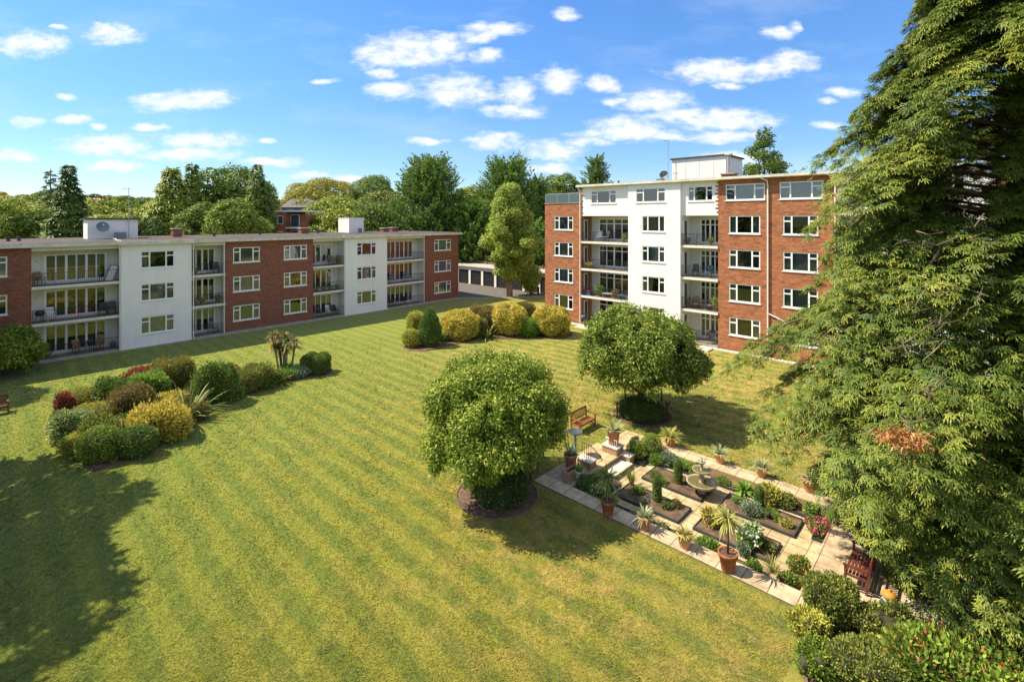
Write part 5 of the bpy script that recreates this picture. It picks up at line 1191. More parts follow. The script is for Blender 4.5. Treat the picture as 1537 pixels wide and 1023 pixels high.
big_shrub(g[0]+.22, g[1]+.28, .68, .58, 1.2, 'leaf_olive', 'rounded green shrub between the patio corner and the dry lawn', 121, .075, 1500, 'petal_red', 3, .05)
big_shrub(8.05, 11.0, .95, .75, 1.0, 'leaf_olive', 'low dense shrub at the lawn edge below the rounded green one', 122, .065, 1400, 'petal_red', 3, .05)
big_shrub(9.9, 10.75, 1.5, 1.15, 1.3, 'leaf_box', 'large glossy shrub with red young leaves at the bottom right corner', 123, .13, 620, 'petal_red', 70, .085)
big_shrub(8.3, 9.4, .9, .8, .8, 'leaf_box', 'bright green shrub at the bottom edge of the view', 124, .11, 620)
big_shrub(12.2, 11.4, 1.3, 1.2, 1.2, 'leaf_dark', 'dark evergreen shrub in the deep shade below the giant conifer', 125, .1, 600)
g = G(1222, 962); big_shrub(g[0], g[1]+.15, .5, .45, .7, 'leaf_goldgreen', 'small yellow-green bush at the lawn corner below the rounded shrub', 126, .07, 1300)
big_shrub(9.3, 12.35, .75, .6, .75, 'leaf_olive', 'low olive shrub between the rounded shrub and the bird ornament', 127, .08, 1100)
g = G(1232, 1012); big_shrub(g[0]+.1, g[1]+.1, .62, .5, .6, 'leaf_box', 'small green bush at the bottom edge beside the dry lawn', 128, .075, 1200)
def ornament():
    g = G(1335, 926); t = thing('garden_ornament', g, RAD(10), 'grey garden bird ornament with dark sides and an orange cap behind the patio bench', 'ornament')
    b = MB(); b.lathe([(.14,0),(.19,.05),(.22,.2),(.21,.35),(.16,.47),(.12,.53)], (0,0,0), 22); b.build('body', 'statue_grey', t, True)
    b = MB(); b.lathe([(.13,.51),(.16,.54),(.165,.60),(.12,.66),(.04,.69),(.002,.695)], (0,0,0), 22); b.lathe([(.03,.69),(.035,.72),(.002,.73)], (0,0,0), 10); b.build('cap', 'statue_orange', t, True)
    for s in (-1, 1):
        w = MB(); w.lathe([(.01,-.24),(.07,-.16),(.10,0),(.08,.14),(.02,.22)], (s*.22,0,.30), 12, (.45,1)); w.build('wing', 'slate_blue', t, True)
ornament()
def gravel():
    r = rng(77); n = 2600; V0 = np.array([(1,0,0),(0,1,0),(-1,0,0),(0,-1,0),(0,0,.7),(0,0,-.5)], float); F0 = np.array([(0,1,4),(1,2,4),(2,3,4),(3,0,4),(1,0,5),(2,1,5),(3,2,5),(0,3,5)])
    c = np.stack([11.6+r.normal(size=n)*1.1, 12.9+r.normal(size=n)*.75, np.full(n, .025)], 1); s = r.uniform(.018,.05,n); a = r.uniform(0,6.28,n)
    rot = np.stack([np.stack([np.cos(a), -np.sin(a)], 1), np.stack([np.sin(a), np.cos(a)], 1)], 1); xy = np.einsum('nij,kj->nki', rot, V0[:, :2]*np.array([1,.7]))*s[:, None, None]
    V = np.concatenate([xy, np.broadcast_to(V0[None, :, 2:]*.6, (n,6,1))*s[:, None, None]], 2)+c[:, None, :]
    F = (F0[None]+(np.arange(n)*6)[:, None, None]).reshape(-1, 3)
    tag(fast_mesh('gravel', V.reshape(-1,3), F, 'stone_pale'), 'pale gravel scattered under the giant conifer behind the bench', 'gravel', kind='stuff')
gravel()
# ---------------------------------------------------------------- background trees
def ley(name, loc, H, R, label, seed, mat='leyland', plumes=420, m=42, leaf=.42, group=None, top=1.0, skirt=.3):
    """dense conifer whose plumes point up and out"""
    t = thing(name, loc, 0, label, 'tree', group); r = rng(seed)
    q = r.random(plumes)**.85; z = skirt + (H-skirt-1)*q; a = np.arange(plumes)*2.39996+r.normal(size=plumes)*.3
    rad = R*1.06*np.clip(1-((z/H)**1.45), 0, 1)**.72*(.80+.28*vnoise(np.stack([np.cos(a)*3, np.sin(a)*3, z*.5], 1), .8, seed))*np.minimum(1, .72+z/H)
    base = np.stack([np.cos(a)*rad, np.sin(a)*rad, z], 1); out = np.stack([np.cos(a), np.sin(a), np.zeros(plumes)], 1)
    ax = unit(out*.8 + np.array([0,0,.75]) + r.normal(size=(plumes,3))*.18); PL = R*.36*r.uniform(.5,1.3,plumes)
    s = r.uniform(-.5, 1, (plumes, m)); P = base[:, None] + ax[:, None]*(PL[:, None]*s)[..., None] + r.normal(size=(plumes, m, 3))*(R*.042*(1.15-s))[..., None]
    D = ax[:, None] + r.normal(size=(plumes, m, 3))*.45; Nn = out[:, None] + r.normal(size=(plumes, m, 3))*.5 + np.array([0,0,.4])
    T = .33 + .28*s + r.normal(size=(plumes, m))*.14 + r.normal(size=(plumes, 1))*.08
    V, Q, TT = scatter(P.reshape(-1,3), D.reshape(-1,3), unit(Nn.reshape(-1,3)), leaf*r.uniform(.7,1.3,plumes*m), LEAF, T.reshape(-1))
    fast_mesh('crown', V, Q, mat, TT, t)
    MB().tube([(0,0,-1),(0,0,H*.5),(0,0,H*.93)], [R*.075,R*.05,.05], 8).build('trunk', 'bark', t, True)
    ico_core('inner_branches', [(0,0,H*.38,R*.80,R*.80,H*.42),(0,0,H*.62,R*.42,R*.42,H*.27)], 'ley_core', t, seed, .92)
    return t
def broad(name, loc, H, R, label, seed, mat='far_green', per=26, leaf=.5, group=None, trunk=.22, nb=22, gap=.34, flatq=1.0, bark='bark'):
    t = thing(name, loc, 0, label, 'tree', group); r = rng(seed); zc = H*.60; rz = H*.40*flatq; blobs = []
    for i in range(nb):
        y_ = 1-(i+.5)*2/nb*.82; a = i*2.39996+r.uniform(-.4,.4); q = math.sqrt(max(0, 1-y_*y_)); f = r.uniform(.52,.82); br = R*r.uniform(.24,.40)
        blobs.append((R*q*f*math.cos(a), R*q*f*math.sin(a), zc+rz*y_*.86, br*1.1, br*1.1, br*.85))
    V, Q, T = blob_leaves(blobs, per, leaf, seed, out=.4, shell=(.74,1.1), gap=gap, tmean=.48, tvar=.45, gscale=.8, droop=.1)
    fast_mesh('crown', V, Q, mat, T, t)
    m = MB(); m.tube([(0,0,-1.2),(0,0,H*.2),(0,0,H*.55)], [R*.08,R*.06,R*.03], 8)
    limbs(m, (0,0,H*.2), [(b[0]*.9,b[1]*.9,b[2]) for b in blobs[::2]], R*.035, seed=seed, seg=5); m.build('trunk', bark, t, True)
    ico_core('inner_branches', [(0,0,zc,R*.62,R*.62,rz*.7)], 'twig_core', t, seed, .85)
    return t
def at(px, Y, z=None):
    x = (px-CX)/F_*Y; return (x, Y, hill(x, Y) if z is None else z)
def hgt(topy, Y, z0): return ZT(topy, Y)-z0
def place(fn, px, topy, Y, wpx, name, label, seed, **k):
    p = at(px, Y); return fn(name, p, hgt(topy, Y, p[2]), wpx/2*Y/F_, label, seed, **k)
place(ley, 645, 238, 92, 122, 'leylandii', 'huge dense dark conifer rising behind the right end of the long low block', 1, plumes=900, m=44)
place(ley, 762, 238, 100, 112, 'leylandii', 'second huge dark conifer behind the garages left of the tall block', 2, plumes=860, m=42)
place(ley, 806, 262, 106, 60, 'leylandii', 'narrower dark conifer just left of the roof terrace', 3, plumes=320)
place(ley, 712, 300, 88, 70, 'leylandii', 'lower dark conifer filling the gap above the garages', 4, plumes=380)
place(ley, 795, 330, 90, 80, 'leylandii', 'low dark conifer behind the golden tree by the garages', 9, plumes=380)
place(ley, 895, 234, 118, 62, 'leylandii', 'pointed conifer showing above the roof of the tall block', 5, mat='far_green', plumes=360)
place(broad, 843, 262, 120, 80, 'background_tree', 'green treetop above the roof terrace screen', 6, mat='far_green')
place(broad, 706, 282, 125, 66, 'background_tree', 'pale green tree seen between the two huge dark conifers', 7, mat='far_bright')
place(broad, 1203, 246, 92, 46, 'background_tree', 'thin pale treetop above the flat roof near the giant conifer', 8, mat='far_bright', per=12, gap=.5)
def golden_tree():
    p = at(765, 66.4, 0); H = hgt(276, 66.4, 0); R = 4.3
    t = thing('golden_conifer', p, 0, 'loose golden-green tree with a forked trunk between the two blocks', 'tree'); blobs = []; r = rng(15)
    for i in range(80):
        q = (i+.5)/80; z = H*(.18+.79*q); rr_ = R*(math.sin(min(1, (q+.12)*1.3)*math.pi*.5) if q < .3 else (1-((q-.3)/.7)**1.25*.9)); a = i*2.4+r.uniform(-.4,.4); f = r.uniform(.3,1.0); b = R*r.uniform(.11,.22)
        blobs.append((rr_*f*math.cos(a), rr_*f*math.sin(a), z, b*1.25, b*1.25, b*.8))
    V, Q, T = blob_leaves(blobs, 150, .30, 15, out=.45, shell=(.5,1.25), gap=.36, tmean=.5, tvar=.5, gscale=1.2, droop=.4, width=.7, amp=.5); fast_mesh('crown', V, Q, 'gold_cypress', T, t)
    m = MB(); m.tube([(0,0,-.1),(.1,.1,2.2),(.35,.2,5),(.2,0,H*.9)], [.42,.30,.2,.05], 9); m.tube([(-.1,0,0),(-.35,0,2.5),(-.9,.1,6)], [.3,.22,.08], 8); limbs(m, (0,0,2.4), [(b[0],b[1],b[2]) for b in blobs[::2]], .11, seed=3, seg=5); m.build('trunk', 'bark_pale', t, True)
golden_tree()
def small_near(px, by, topy, wpx, mat, label, seed, nm='shrub'):
    g = G(px, by); h = ZT(topy, g[1]); r = wpx/2*g[1]/F_; t = thing(nm, g, 0, label, 'shrub'); R_ = rng(seed)
    blobs = [(R_.uniform(-.4,.4)*r, R_.uniform(-.4,.4)*r, h*R_.uniform(.3,.78), r*.5, r*.5, h*.24) for _ in range(8)]
    V, Q, T = blob_leaves(blobs, 170, .28, seed, shell=(.6,1.15), gap=.25, tmean=.5, tvar=.4, zmin=.05); fast_mesh('foliage', V, Q, mat, T, t)
    m = MB(); limbs(m, (0,0,0), [b[:3] for b in blobs], .07, seed=seed, seg=5); m.build('stem', 'bark', t, True)
small_near(797, 442, 394, 34, 'gold_cypress', 'small golden-green tree right of the loose golden tree', 31)
small_near(815, 438, 410, 20, 'leaf_box', 'small green bush tucked against the corner of the tall block', 32)
pb = thing('bollard', G(808, 441), 0, 'short black post at the edge of the tarmac by the tall block', 'bollard'); MB().lathe([(.13,0),(.13,.75),(.16,.78),(.16,.9),(.08,1.0),(.002,1.02)], (0,0,0), 12).build('post', 'door_dark', pb, True)
# left and middle background, trees one can tell apart
DEO = [(.6,4.2),(4,4.6),(8,3.8),(12,2.6),(15,1.4),(18,.3)]
SPR = [(.6,3.6),(5,3.3),(9,2.4),(13,1.4),(16,.6),(18,.15)]
def deo(px, topy, Y, wpx, label, seed, mat='far_bright', prof=DEO, nb=95, m=24, spray=1.25, name='weeping_conifer'):
    p = at(px, Y); H = hgt(topy, Y, p[2]); R = wpx/1.65*Y/F_; pr = [(a/18*H, b/4.6*R) for a, b in prof]
    t = big_conifer(name, p, H, pr, label, seed, nb=nb, m=m, spray=spray, mat=mat, tmpl=SPRAY_S, trunk_r=.35); return t
deo(103, 245, 76, 84, 'dark tiered conifer on the left skyline', 41, 'far_dark', SPR, 120, 22, 1.2, 'dark_conifer')
deo(76, 247, 98, 46, 'slim pine just left of the dark tiered conifer', 42, 'far_dark', SPR, 60, 14, 1.3, 'dark_conifer')
deo(258, 248, 70, 84, 'tall weeping pale green conifer behind the white roof house', 43, 'far_bright', DEO, 130, 26, 1.2)
deo(288, 237, 80, 66, 'pointed conifer crown behind the tall weeping one', 44, 'far_green', SPR, 110, 20, 1.2, 'dark_conifer')
deo(386, 241, 76, 44, 'narrow weeping conifer with a bent tip left of the distant flats', 45, 'far_green', DEO, 100, 22, 1.1)
deo(397, 262, 78, 28, 'shorter weeping conifer touching the distant flats', 46, 'far_green', DEO, 90, 20, 1.1)
place(broad, 340, 254, 88, 120, 'background_tree', 'big mid-green tree between the two weeping conifers', 47, mat='far_green', nb=30)
place(broad, 350, 302, 64, 96, 'background_tree', 'rounded bright green tree just above the roof of the long block', 48, mat='leaf_box', nb=24, per=60, leaf=.34)
place(broad, 300, 305, 66, 80, 'background_tree', 'dense green tree behind the roof vents of the long block', 49, mat='far_green', per=50, leaf=.36)
place(broad, 215, 322, 62, 60, 'background_tree', 'low dark green tree right of the white roof house', 50, mat='far_dark', per=60, leaf=.34)
place(broad, 480, 276, 150, 120, 'background_tree', 'yellow-green domed tree on the skyline right of the distant flats', 51, mat='far_gold', nb=28)
place(broad, 560, 268, 165, 86, 'background_tree', 'green domed tree on the skyline left of the huge dark conifer', 52, mat='far_green')
place(broad, 505, 296, 108, 110, 'background_tree', 'broad green tree in front of the distant red roofs', 53, mat='far_bright', nb=26, flatq=.8)
place(broad, 570, 290, 112, 100, 'background_tree', 'thin brownish half-bare tree in the middle distance', 54, mat='leaf_olive', per=12, gap=.5, bark='bark_pale')
place(broad, 600, 330, 88, 70, 'background_tree', 'low green tree at the foot of the huge dark conifer', 55, mat='far_green', flatq=.8)
place(broad, 470, 334, 74, 46, 'background_tree', 'low green tree in front of the distant flats', 56, mat='far_green', flatq=.8)
deo(516, 268, 190, 24, 'small dark pine tip on the middle skyline', 57, 'far_dark', SPR, 50, 10, 2.0, 'dark_conifer')
def layered_pine(px, topy, Y, wpx, label, seed):
    p = at(px, Y); H = hgt(topy, Y, p[2]); R = wpx/2*Y/F_; t = thing('layered_pine', p, 0, label, 'tree'); r = rng(seed)
    blobs = [(0,0,H-.6,R*.22,R*.22,.8)]
    for k, (zf, rf) in enumerate([(.93,.34),(.86,.62),(.78,.9),(.70,.8)]):
        for j in range(4): a = j*1.57+k*.9;  blobs.append((math.cos(a)*R*rf*.62, math.sin(a)*R*rf*.62, H*zf+r.uniform(-.6,.6), R*rf*r.uniform(.22,.42), R*rf*r.uniform(.22,.4), r.uniform(.35,.7)))
    V, Q, T = blob_leaves(blobs, 60, .36, seed, shell=(.4,1.45), gap=.3, amp=.6, tmean=.45, tvar=.4, upbias=.3); fast_mesh('crown', V, Q, 'far_green', T, t)
    m = MB(); m.tube([(0,0,-1),(0,0,H*.6),(0,0,H*.97)], [.45,.3,.06], 8); limbs(m, (0,0,H*.55), [b[:3] for b in blobs[1:]], .1, seed=seed, seg=5); m.build('trunk', 'bark', t, True)
layered_pine(1147, 197, 72, 76, 'dark layered pine rising above the roof of the tall block', 61)
# woodland up the slope: individual trees copied from a few of each kind
LIB = []
def lib(fn, H, R, nm, seed, lab, **k): o = fn(nm, (0,0,-60), H, R, lab, seed, **k); LIB.append([o, H, R, 0]); return o
lib(broad, 13, 6.2, 'woodland_tree', 201, 'bright green rounded tree in the distant woodland', mat='far_bright', per=20, leaf=.62, group='bright green trees of the distant woodland')
lib(broad, 13, 6.5, 'woodland_tree', 202, 'mid green rounded tree in the distant woodland', mat='far_green', per=20, leaf=.62, group='mid green trees of the distant woodland')
lib(broad, 12, 6.0, 'woodland_tree', 203, 'yellowish green rounded tree in the distant woodland', mat='far_gold', per=20, leaf=.62, group='yellowish trees of the distant woodland')
lib(broad, 14, 5.4, 'woodland_tree', 204, 'dark green rounded tree in the distant woodland', mat='far_dark', per=20, leaf=.62, group='dark green trees of the distant woodland')
lib(ley, 15, 3.6, 'woodland_conifer', 205, 'dark pointed conifer in the distant woodland', mat='far_dark', plumes=150, m=26, leaf=.7, group='dark pointed conifers of the distant woodland')
wr = random.Random(12); used = [False]*len(LIB)
def put(k, x, y, h, r_, rz):
    src, H, R, _ = LIB[k]; o = src if not used[k] else copy_tree(src); used[k] = True
    o.location = (x, y, hill(x, y)-.3); o.scale = (r_/R, r_/R, h/H); o.rotation_euler = (0, 0, rz)
def row(Y, x0, x1, step, hlo, hhi, weights, skip=()):
    x = x0
    while x < x1:
        px = x+wr.uniform(-.3,.3)*step; yy = Y*wr.uniform(.93,1.08)
        if not any(a < px < b for a, b in skip):
            k = wr.choices(range(5), weights)[0]; h = wr.uniform(hlo, hhi)*(1.12 if k == 4 else 1); put(k, (px-CX)/F_*yy, yy, h, wr.uniform(4.6,6.6)*(.62 if k == 4 else 1)*(1+Y/900), wr.uniform(0,6.28))
        x += step
NEARSKIP = ((380,478),)
row(84, -90, 620, 55, 10.5, 14, (3,3,2,3,1), NEARSKIP)
row(108, -80, 900, 46, 11.5, 15, (4,3,2,2,1), ((395,500),))
row(145, -70, 900, 36, 11.5, 16, (4,3,3,2,1), ((405,440),))
row(200, -60, 900, 32, 10, 14, (4,4,3,2,1))
row(275, -50, 900, 27, 10, 15, (3,4,3,3,1))
row(370, -50, 900, 22, 11, 15, (2,4,2,3,1.4))
row(480, -50, 900, 22, 11, 15, (1,4,1,4,1.4))
row(120, 920, 1700, 90, 11, 15, (2,3,1,3,2))
# distant flats and roofs among the trees
def far_flats():
    p = at(415, 80); t = thing('distant_flats', (p[0], p[1], p[2]), -RAD(8), 'small distant brick flats with white balconies among the trees', 'building'); H = ZT(318, 80)-p[2]
    m = MB(); m.box((0,0,0),(1.5,6,H)); m.box((1.5,1.2,0),(4.4,6,H-.4)); m.build('wall', 'brick_orange', t)
    MB().box((-.1,-.1,H),(4.5,6.1,H+.25)).build('roof', 'upvc', t)
    for z in (H-2.5, H-5.1):
        b = MB(); b.box((1.6,-.1,z-.2),(3.5,1.19,z)); bo = b.build('balcony', 'upvc', t); r = MB(); r.bar((1.6,-.06,z+.9),(3.5,-.06,z+.9), .05); [r.bar((1.6+.19*k,-.06,z),(1.6+.19*k,-.06,z+.9), .03) for k in range(11)]; r.build('railing', 'black_metal', bo)
        f = MB(); f.box((.25,-.06,z+.5),(1.2,-.005,z+1.9)); w = f.build('window', 'upvc', t); MB().box((.33,-.07,z+.6),(1.12,-.062,z+1.8)).build('pane', 'slate_blue', w)
        f = MB(); f.box((1.75,1.15,z+.02),(3.3,1.195,z+2.1)); w = f.build('french_doors', 'upvc', t); MB().box((1.85,1.13,z+.1),(3.2,1.145,z+2.0)).build('pane', 'slate_blue', w)
    m = MB(); m.box((1.3,-.12,0),(1.58,-.0,H-.01)); m.build('pier', 'brick_orange', t)
far_flats()
def far_house(px, Y, w, d, h, rise, label, rz, roof='roof_tile', wallm='render_cream', dz=0):
    p = at(px, Y); t = thing('distant_house', (p[0], p[1], p[2]+dz), rz, label, 'house')
    MB().box((-w/2,-d/2,0),(w/2,d/2,h)).build('wall', wallm, t); r = MB()
    a = [(-w/2-.4,-d/2-.4,h),(w/2+.4,-d/2-.4,h),(w/2+.4,d/2+.4,h),(-w/2-.4,d/2+.4,h)]; b = [(-w/2+1,0,h+rise),(w/2-1,0,h+rise)]
    r.poly([a[0],a[1],b[1],b[0]]); r.poly([a[2],a[3],b[0],b[1]]); r.poly([a[1],a[2],b[1]]); r.poly([a[3],a[0],b[0]]); r.poly(a[::-1]); r.build('roof', roof, t)
    for x in (-w*.28, w*.28):
        f = MB(); f.box((x-.7,-d/2-.05,h-1.9),(x+.7,-d/2-.004,h-.6)); wi = f.build('window', 'upvc', t); MB().box((x-.6,-d/2-.06,h-1.8),(x+.6,-d/2-.052,h-.7)).build('pane', 'slate_blue', wi)
    MB().box((w*.2,-.4,h+rise*.5),(w*.2+.7,.4,h+rise+1)).build('chimney', 'brick_orange', t)
def fh(px, ridge_y, Y, w, label, rz, **k):
    p = at(px, Y); z = ZT(ridge_y, Y)-p[2]; far_house(px, Y, w, 7, max(2.5, z-2.4), 2.4, label, rz, **k)
fh(458, 299, 140, 10, 'distant house with a grey mansard roof between the trees', RAD(4), roof='ridge_grey', wallm='ridge_grey')
fh(478, 331, 92, 9, 'distant house with a low red-brown roof right of the distant flats', RAD(-10))
fh(68, 308, 130, 8, 'distant house with an orange tiled roof far left', RAD(35))
fh(147, 297, 210, 10, 'distant house with a reddish roof and white gable on the left slope', RAD(10))
# two cedars standing just outside the left of the view and a tree behind them: they throw the long shadows
def off_tree(x, y, H, R, label, seed):
    y -= 1.5
    pr = [(1.5,R*.3),(H*.3,R*.55),(H*.5,R*.9),(H*.72,R),(H*.88,R*.75),(H,.4)]
    big_conifer('cedar_tree', (x, y, 0), H, pr, label, seed, nb=80, m=30, spray=1.0, mat='leaf_cypress', tmpl=SPRAY_S, z0=2.2, trunk_r=.4)
off_tree(-28.2, 20.2, 17.5, 4.3, 'tall cedar standing just beyond the left edge of the lawn', 301)
off_tree(-22.6, 15.4, 13.5, 4.3, 'shorter cedar standing just beyond the left edge of the lawn', 302)
off_tree(-19.0, 11.2, 9.5, 3.4, 'low cedar nearest the camera beyond the left edge', 304)
lawn_tree('spreading_tree', (-35.6, 29.2, 0), 2.6, 9.5, 2.0, 'round tree beyond the left edge shading the left bench', 303, 'leaf_tree', .3, 2.2, per=110, gap=.15)
gt = G(8, 563); lawn_tree('spreading_tree', (gt[0]-.3, gt[1], 0), 2.25, ZT(496, gt[1]), .55, 'small yellow-green bushy tree at the left edge in front of the brick wall', 305, 'leaf_tree', .2, .7, per=260, gap=.3, nb=36)
# ---------------------------------------------------------------- life on the balconies
def on(B, x, y, z): th_ = TH if B is LB else -RAD(43.2); c, s = math.cos(th_), math.sin(th_); return (B.location[0]+c*x-s*y, B.location[1]+s*x+c*y, z)
def brz(B): return TH if B is LB else -RAD(43.2)
def chair(B, x, y, z, label, rz=0, mat='rattan', high=1.0, frame='black_metal'):
    t = thing('garden_chair', on(B, x, y, z), brz(B)+rz, label, 'chair')
    MB().box((-.24,-.24,.40),(.24,.22,.45)).build('seat', mat, t)
    b = MB(); b.poly([(-.24,.20,.45),(.24,.20,.45),(.24,.36,high),(-.24,.36,high)]); b.poly([(-.24,.24,.45),(-.24,.40,high),(.24,.40,high),(.24,.24,.45)]); b.build('backrest', mat, t)
    for sx in (-.22,.22):
        for sy in (-.22,.22): MB().tube([(sx,sy,0),(sx,sy,.41 if sy > 0 else .62)], .018, 5).build('leg', frame, t)
        MB().box((sx-.03,-.25,.62),(sx+.03,.25,.65)).build('armrest', frame, t)
    return t
def lounger(B, x, y, z, label, rz=0, mat='blue_cloth'):
    t = thing('sun_lounger', on(B, x, y, z), brz(B)+rz, label, 'sun lounger')
    MB().box((-.7,-.28,.30),(.25,.28,.36)).build('seat', mat, t); b = MB(); b.bar((.25,0,.33),(.75,0,.80), .56, .06, up=(0,0,1)); b.build('backrest', mat, t)
    for sx in (-.6,.2):
        m = MB(); m.bar((sx,-.26,0),(sx,-.26,.3), .03); m.bar((sx,.26,0),(sx,.26,.3), .03); m.build('legs', 'upvc', t)
def table(B, x, y, z, label, mat='black_metal'):
    t = thing('balcony_table', on(B, x, y, z), 0, label, 'table'); MB().lathe([(.01,.70),(.36,.70),(.36,.73),(.01,.73)], (0,0,0), 18).build('table_top', mat, t)
    for k in range(3): a = k*2.09; MB().tube([(.05*math.cos(a),.05*math.sin(a),.70),(.28*math.cos(a),.28*math.sin(a),0)], .018, 5).build('leg', mat, t)
def bplant(B, x, y, z, label, seed, h=.55, r=.24, mat='leaf_fresh', fl=None, pm='terracotta'):
    t = thing('potted_plant', on(B, x, y, z), 0, label, 'potted plant'); pot(t, .30, .17, pm); blobs = [(0,0,.3+h*.4,r,r,h*.5),(r*.4,.05,.3+h*.3,r*.6,r*.6,h*.3)]
    V, Q, T = blob_leaves(blobs, 420, .09, seed, shell=(.4,1.15), tmean=.5, tvar=.4); fast_mesh('foliage', V, Q, mat, T, t)
    if fl: V, Q, T = blob_leaves(blobs, 40, .09, seed+1, shell=(.9,1.2), tmean=.5); fast_mesh('flowers', V, Q, fl, T, t)
f1, f2, f3 = .18, .18+FL, .18+2*FL
chair(LB, -2.6, .55, f1, 'brown rattan chair on the ground-floor terrace left of the white wall', .3)
chair(LB, -1.35, .5, f1, 'tall brown rattan armchair beside the white wall on the ground-floor terrace', -.5, high=1.15)
table(LB, -1.9, .9, f1, 'dark round table between the two rattan chairs')
bplant(LB, -.5, .45, f1, 'potted plant in a blue tub at the right end of the ground-floor terrace', 1, .3, .2, 'leaf_bronze', pm='blue_cloth')
bplant(LB, -4.3, .3, f1, 'small green plant at the left end of the ground-floor terrace', 2, .3, .25)
chair(LB, -4.7, .6, f3, 'tan chair at the left end of the top balcony', .4)
def leaning_frame():
    t = thing('folded_frame', on(LB, -.75, .55, f3), brz(LB), 'wooden folding frame leaning at the right end of the top balcony', 'folding frame'); m = MB()
    for a, b in (((-.3,-.2,0),(.15,0,1.25)),((.25,-.2,0),(.65,0,1.15)),((-.3,-.2,0),(.25,-.2,0)),((.15,0,1.25),(.65,0,1.15))): m.bar(a, b, .07, .05)
    m.build('frame', 'bark_pale', t); s = MB(); s.poly([(-.27,-.19,.05),(.26,-.19,.05),(.62,-.01,1.1),(.16,-.01,1.2)]); s.poly([(-.27,-.17,.05),(.16,.01,1.2),(.62,.01,1.1),(.26,-.17,.05)]); s.build('panel', 'white_cloth', t)
leaning_frame()
t = thing('barbecue', on(LB, -4.7, .5, f2), 0, 'covered dark barbecue at the left end of the middle balcony', 'barbecue'); MB().lathe([(.02,.45),(.22,.5),(.3,.65),(.29,.7),(.2,.84),(.02,.9)], (0,0,0), 16).build('kettle', 'door_dark', t, True)
for k in range(3): a = k*2.09; MB().tube([(.15*math.cos(a),.15*math.sin(a),.55),(.3*math.cos(a),.3*math.sin(a),0)], .02, 5).build('leg', 'black_metal', t)
chair(LB, -4.1, .5, f2, 'white chair beside the covered barbecue on the middle balcony', .2, 'white_cloth', frame='upvc')
chair(LB, -1.1, .5, f2, 'dark folding chair at the right end of the middle balcony', -.2, 'door_dark'); chair(LB, -.55, .55, f2, 'second dark chair against the white wall on the middle balcony', -.2, 'slate_blue')
bplant(LB, 5.15, .35, f2, 'red flowers on the left of the middle balcony in the second recess', 3, .4, .25, 'leaf_fresh', 'petal_red'); bplant(LB, 5.7, .35, f2, 'second pot of red flowers on the middle balcony of the second recess', 4, .35, .25, 'leaf_fresh', 'petal_red')
bplant(LB, 7.0, .5, f2, 'dark green plant at the right of the middle balcony in the second recess', 5, .45, .28, 'leaf_dark')
chair(LB, 6.9, .5, f3, 'dark chair at the right of the top balcony in the second recess', 0, 'slate_blue'); bplant(LB, 5.2, .4, f3, 'dark plant at the left of the top balcony in the second recess', 6, .35, .2, 'leaf_dark')
chair(LB, 6.7, .6, f1, 'wire chair on the ground terrace of the second recess', .5, 'dish_grey')
bplant(LB, 18.6, .45, f3, 'hanging orange-brown plant at the right of the top balcony in the third recess', 7, .8, .25, 'leaf_bronze'); chair(LB, 17.9, .5, f3, 'reddish chair on the top balcony of the third recess', 0, 'rattan')
for k in range(4): bplant(LB, 16.1+.75*k, .25, f2, ['leftmost','second','third','last'][k]+' trough plant along the middle balcony railing in the third recess', 8+k, .22, .3, 'leaf_box')
chair(LB, 16.6, .6, f1, 'dark armchair on the ground terrace of the third recess', 0, 'door_dark', 1.05); chair(LB, 17.6, .6, f1, 'pale cushioned chair on the ground terrace of the third recess', 0, 'white_cloth', 1.05); chair(LB, 18.3, .6, f1, 'second dark chair on the ground terrace of the third recess', 0, 'door_dark')
chair(LB, 25.6, .6, f2, 'blue chair on the middle balcony of the last recess', 0, 'blue_cloth', frame='upvc'); chair(LB, 27.6, .6, f2, 'blue and white chair right of the first on the middle balcony of the last recess', 0, 'blue_cloth', 1.1, 'upvc')
chair(LB, 25.2, .6, f1, 'dark chair on the ground terrace of the last recess', 0, 'door_dark'); table(LB, 26.1, .6, f1, 'dark table on the ground terrace of the last recess'); chair(LB, 27.0, .6, f1, 'dark chair right of the table on the ground terrace of the last recess', 3.1, 'door_dark')
chair(LB, 25.0, .6, f3, 'dark chair on the top balcony of the last recess', 0, 'rattan')
R = [.2, .2+FL, .2+2*FL, .2+3*FL]
lounger(RB, 2.7, .8, R[1], 'pale striped lounger on the first-floor balcony of the tall block', .5, 'white_cloth'); lounger(RB, 4.4, .8, R[1], 'blue lounger at the right of the first-floor balcony of the tall block', .5, 'blue_cloth')
bplant(RB, 1.7, .6, R[1], 'large leafy palm in a pot on the first-floor balcony of the tall block', 21, .9, .5, 'leaf_fresh'); bplant(RB, 3.5, .5, R[1], 'bronze-leaved pot plant between the two loungers', 22, .6, .3, 'leaf_bronze')
t = thing('storage_box', on(RB, .45, .5, R[1]), brz(RB), 'box draped with red and blue cloth at the left of the first-floor balcony', 'box'); MB().box((-.35,-.25,0),(.35,.25,.4)).build('box', 'blue_cloth', t); MB().box((-.37,-.27,.401),(.37,.27,.47)).build('cloth', 'red_cloth', t)
chair(RB, 1.5, .9, R[3], 'white chair on the third-floor balcony of the tall block', .4, 'white_cloth', frame='upvc'); chair(RB, 2.2, .9, R[3], 'pale chair beside the white one on the third-floor balcony', -.4, 'curtain_grey'); bplant(RB, 4.5, .5, R[3], 'small shrub in a pot at the right of the third-floor balcony', 23, .6, .25, 'leaf_olive')
bplant(RB, .6, .4, R[2], 'bright yellow-green pot plant at the left corner of the second-floor balcony', 24, .35, .4, 'leaf_gold'); chair(RB, 4.7, .8, R[2], 'dark chair at the right of the second-floor balcony', 0, 'door_dark')
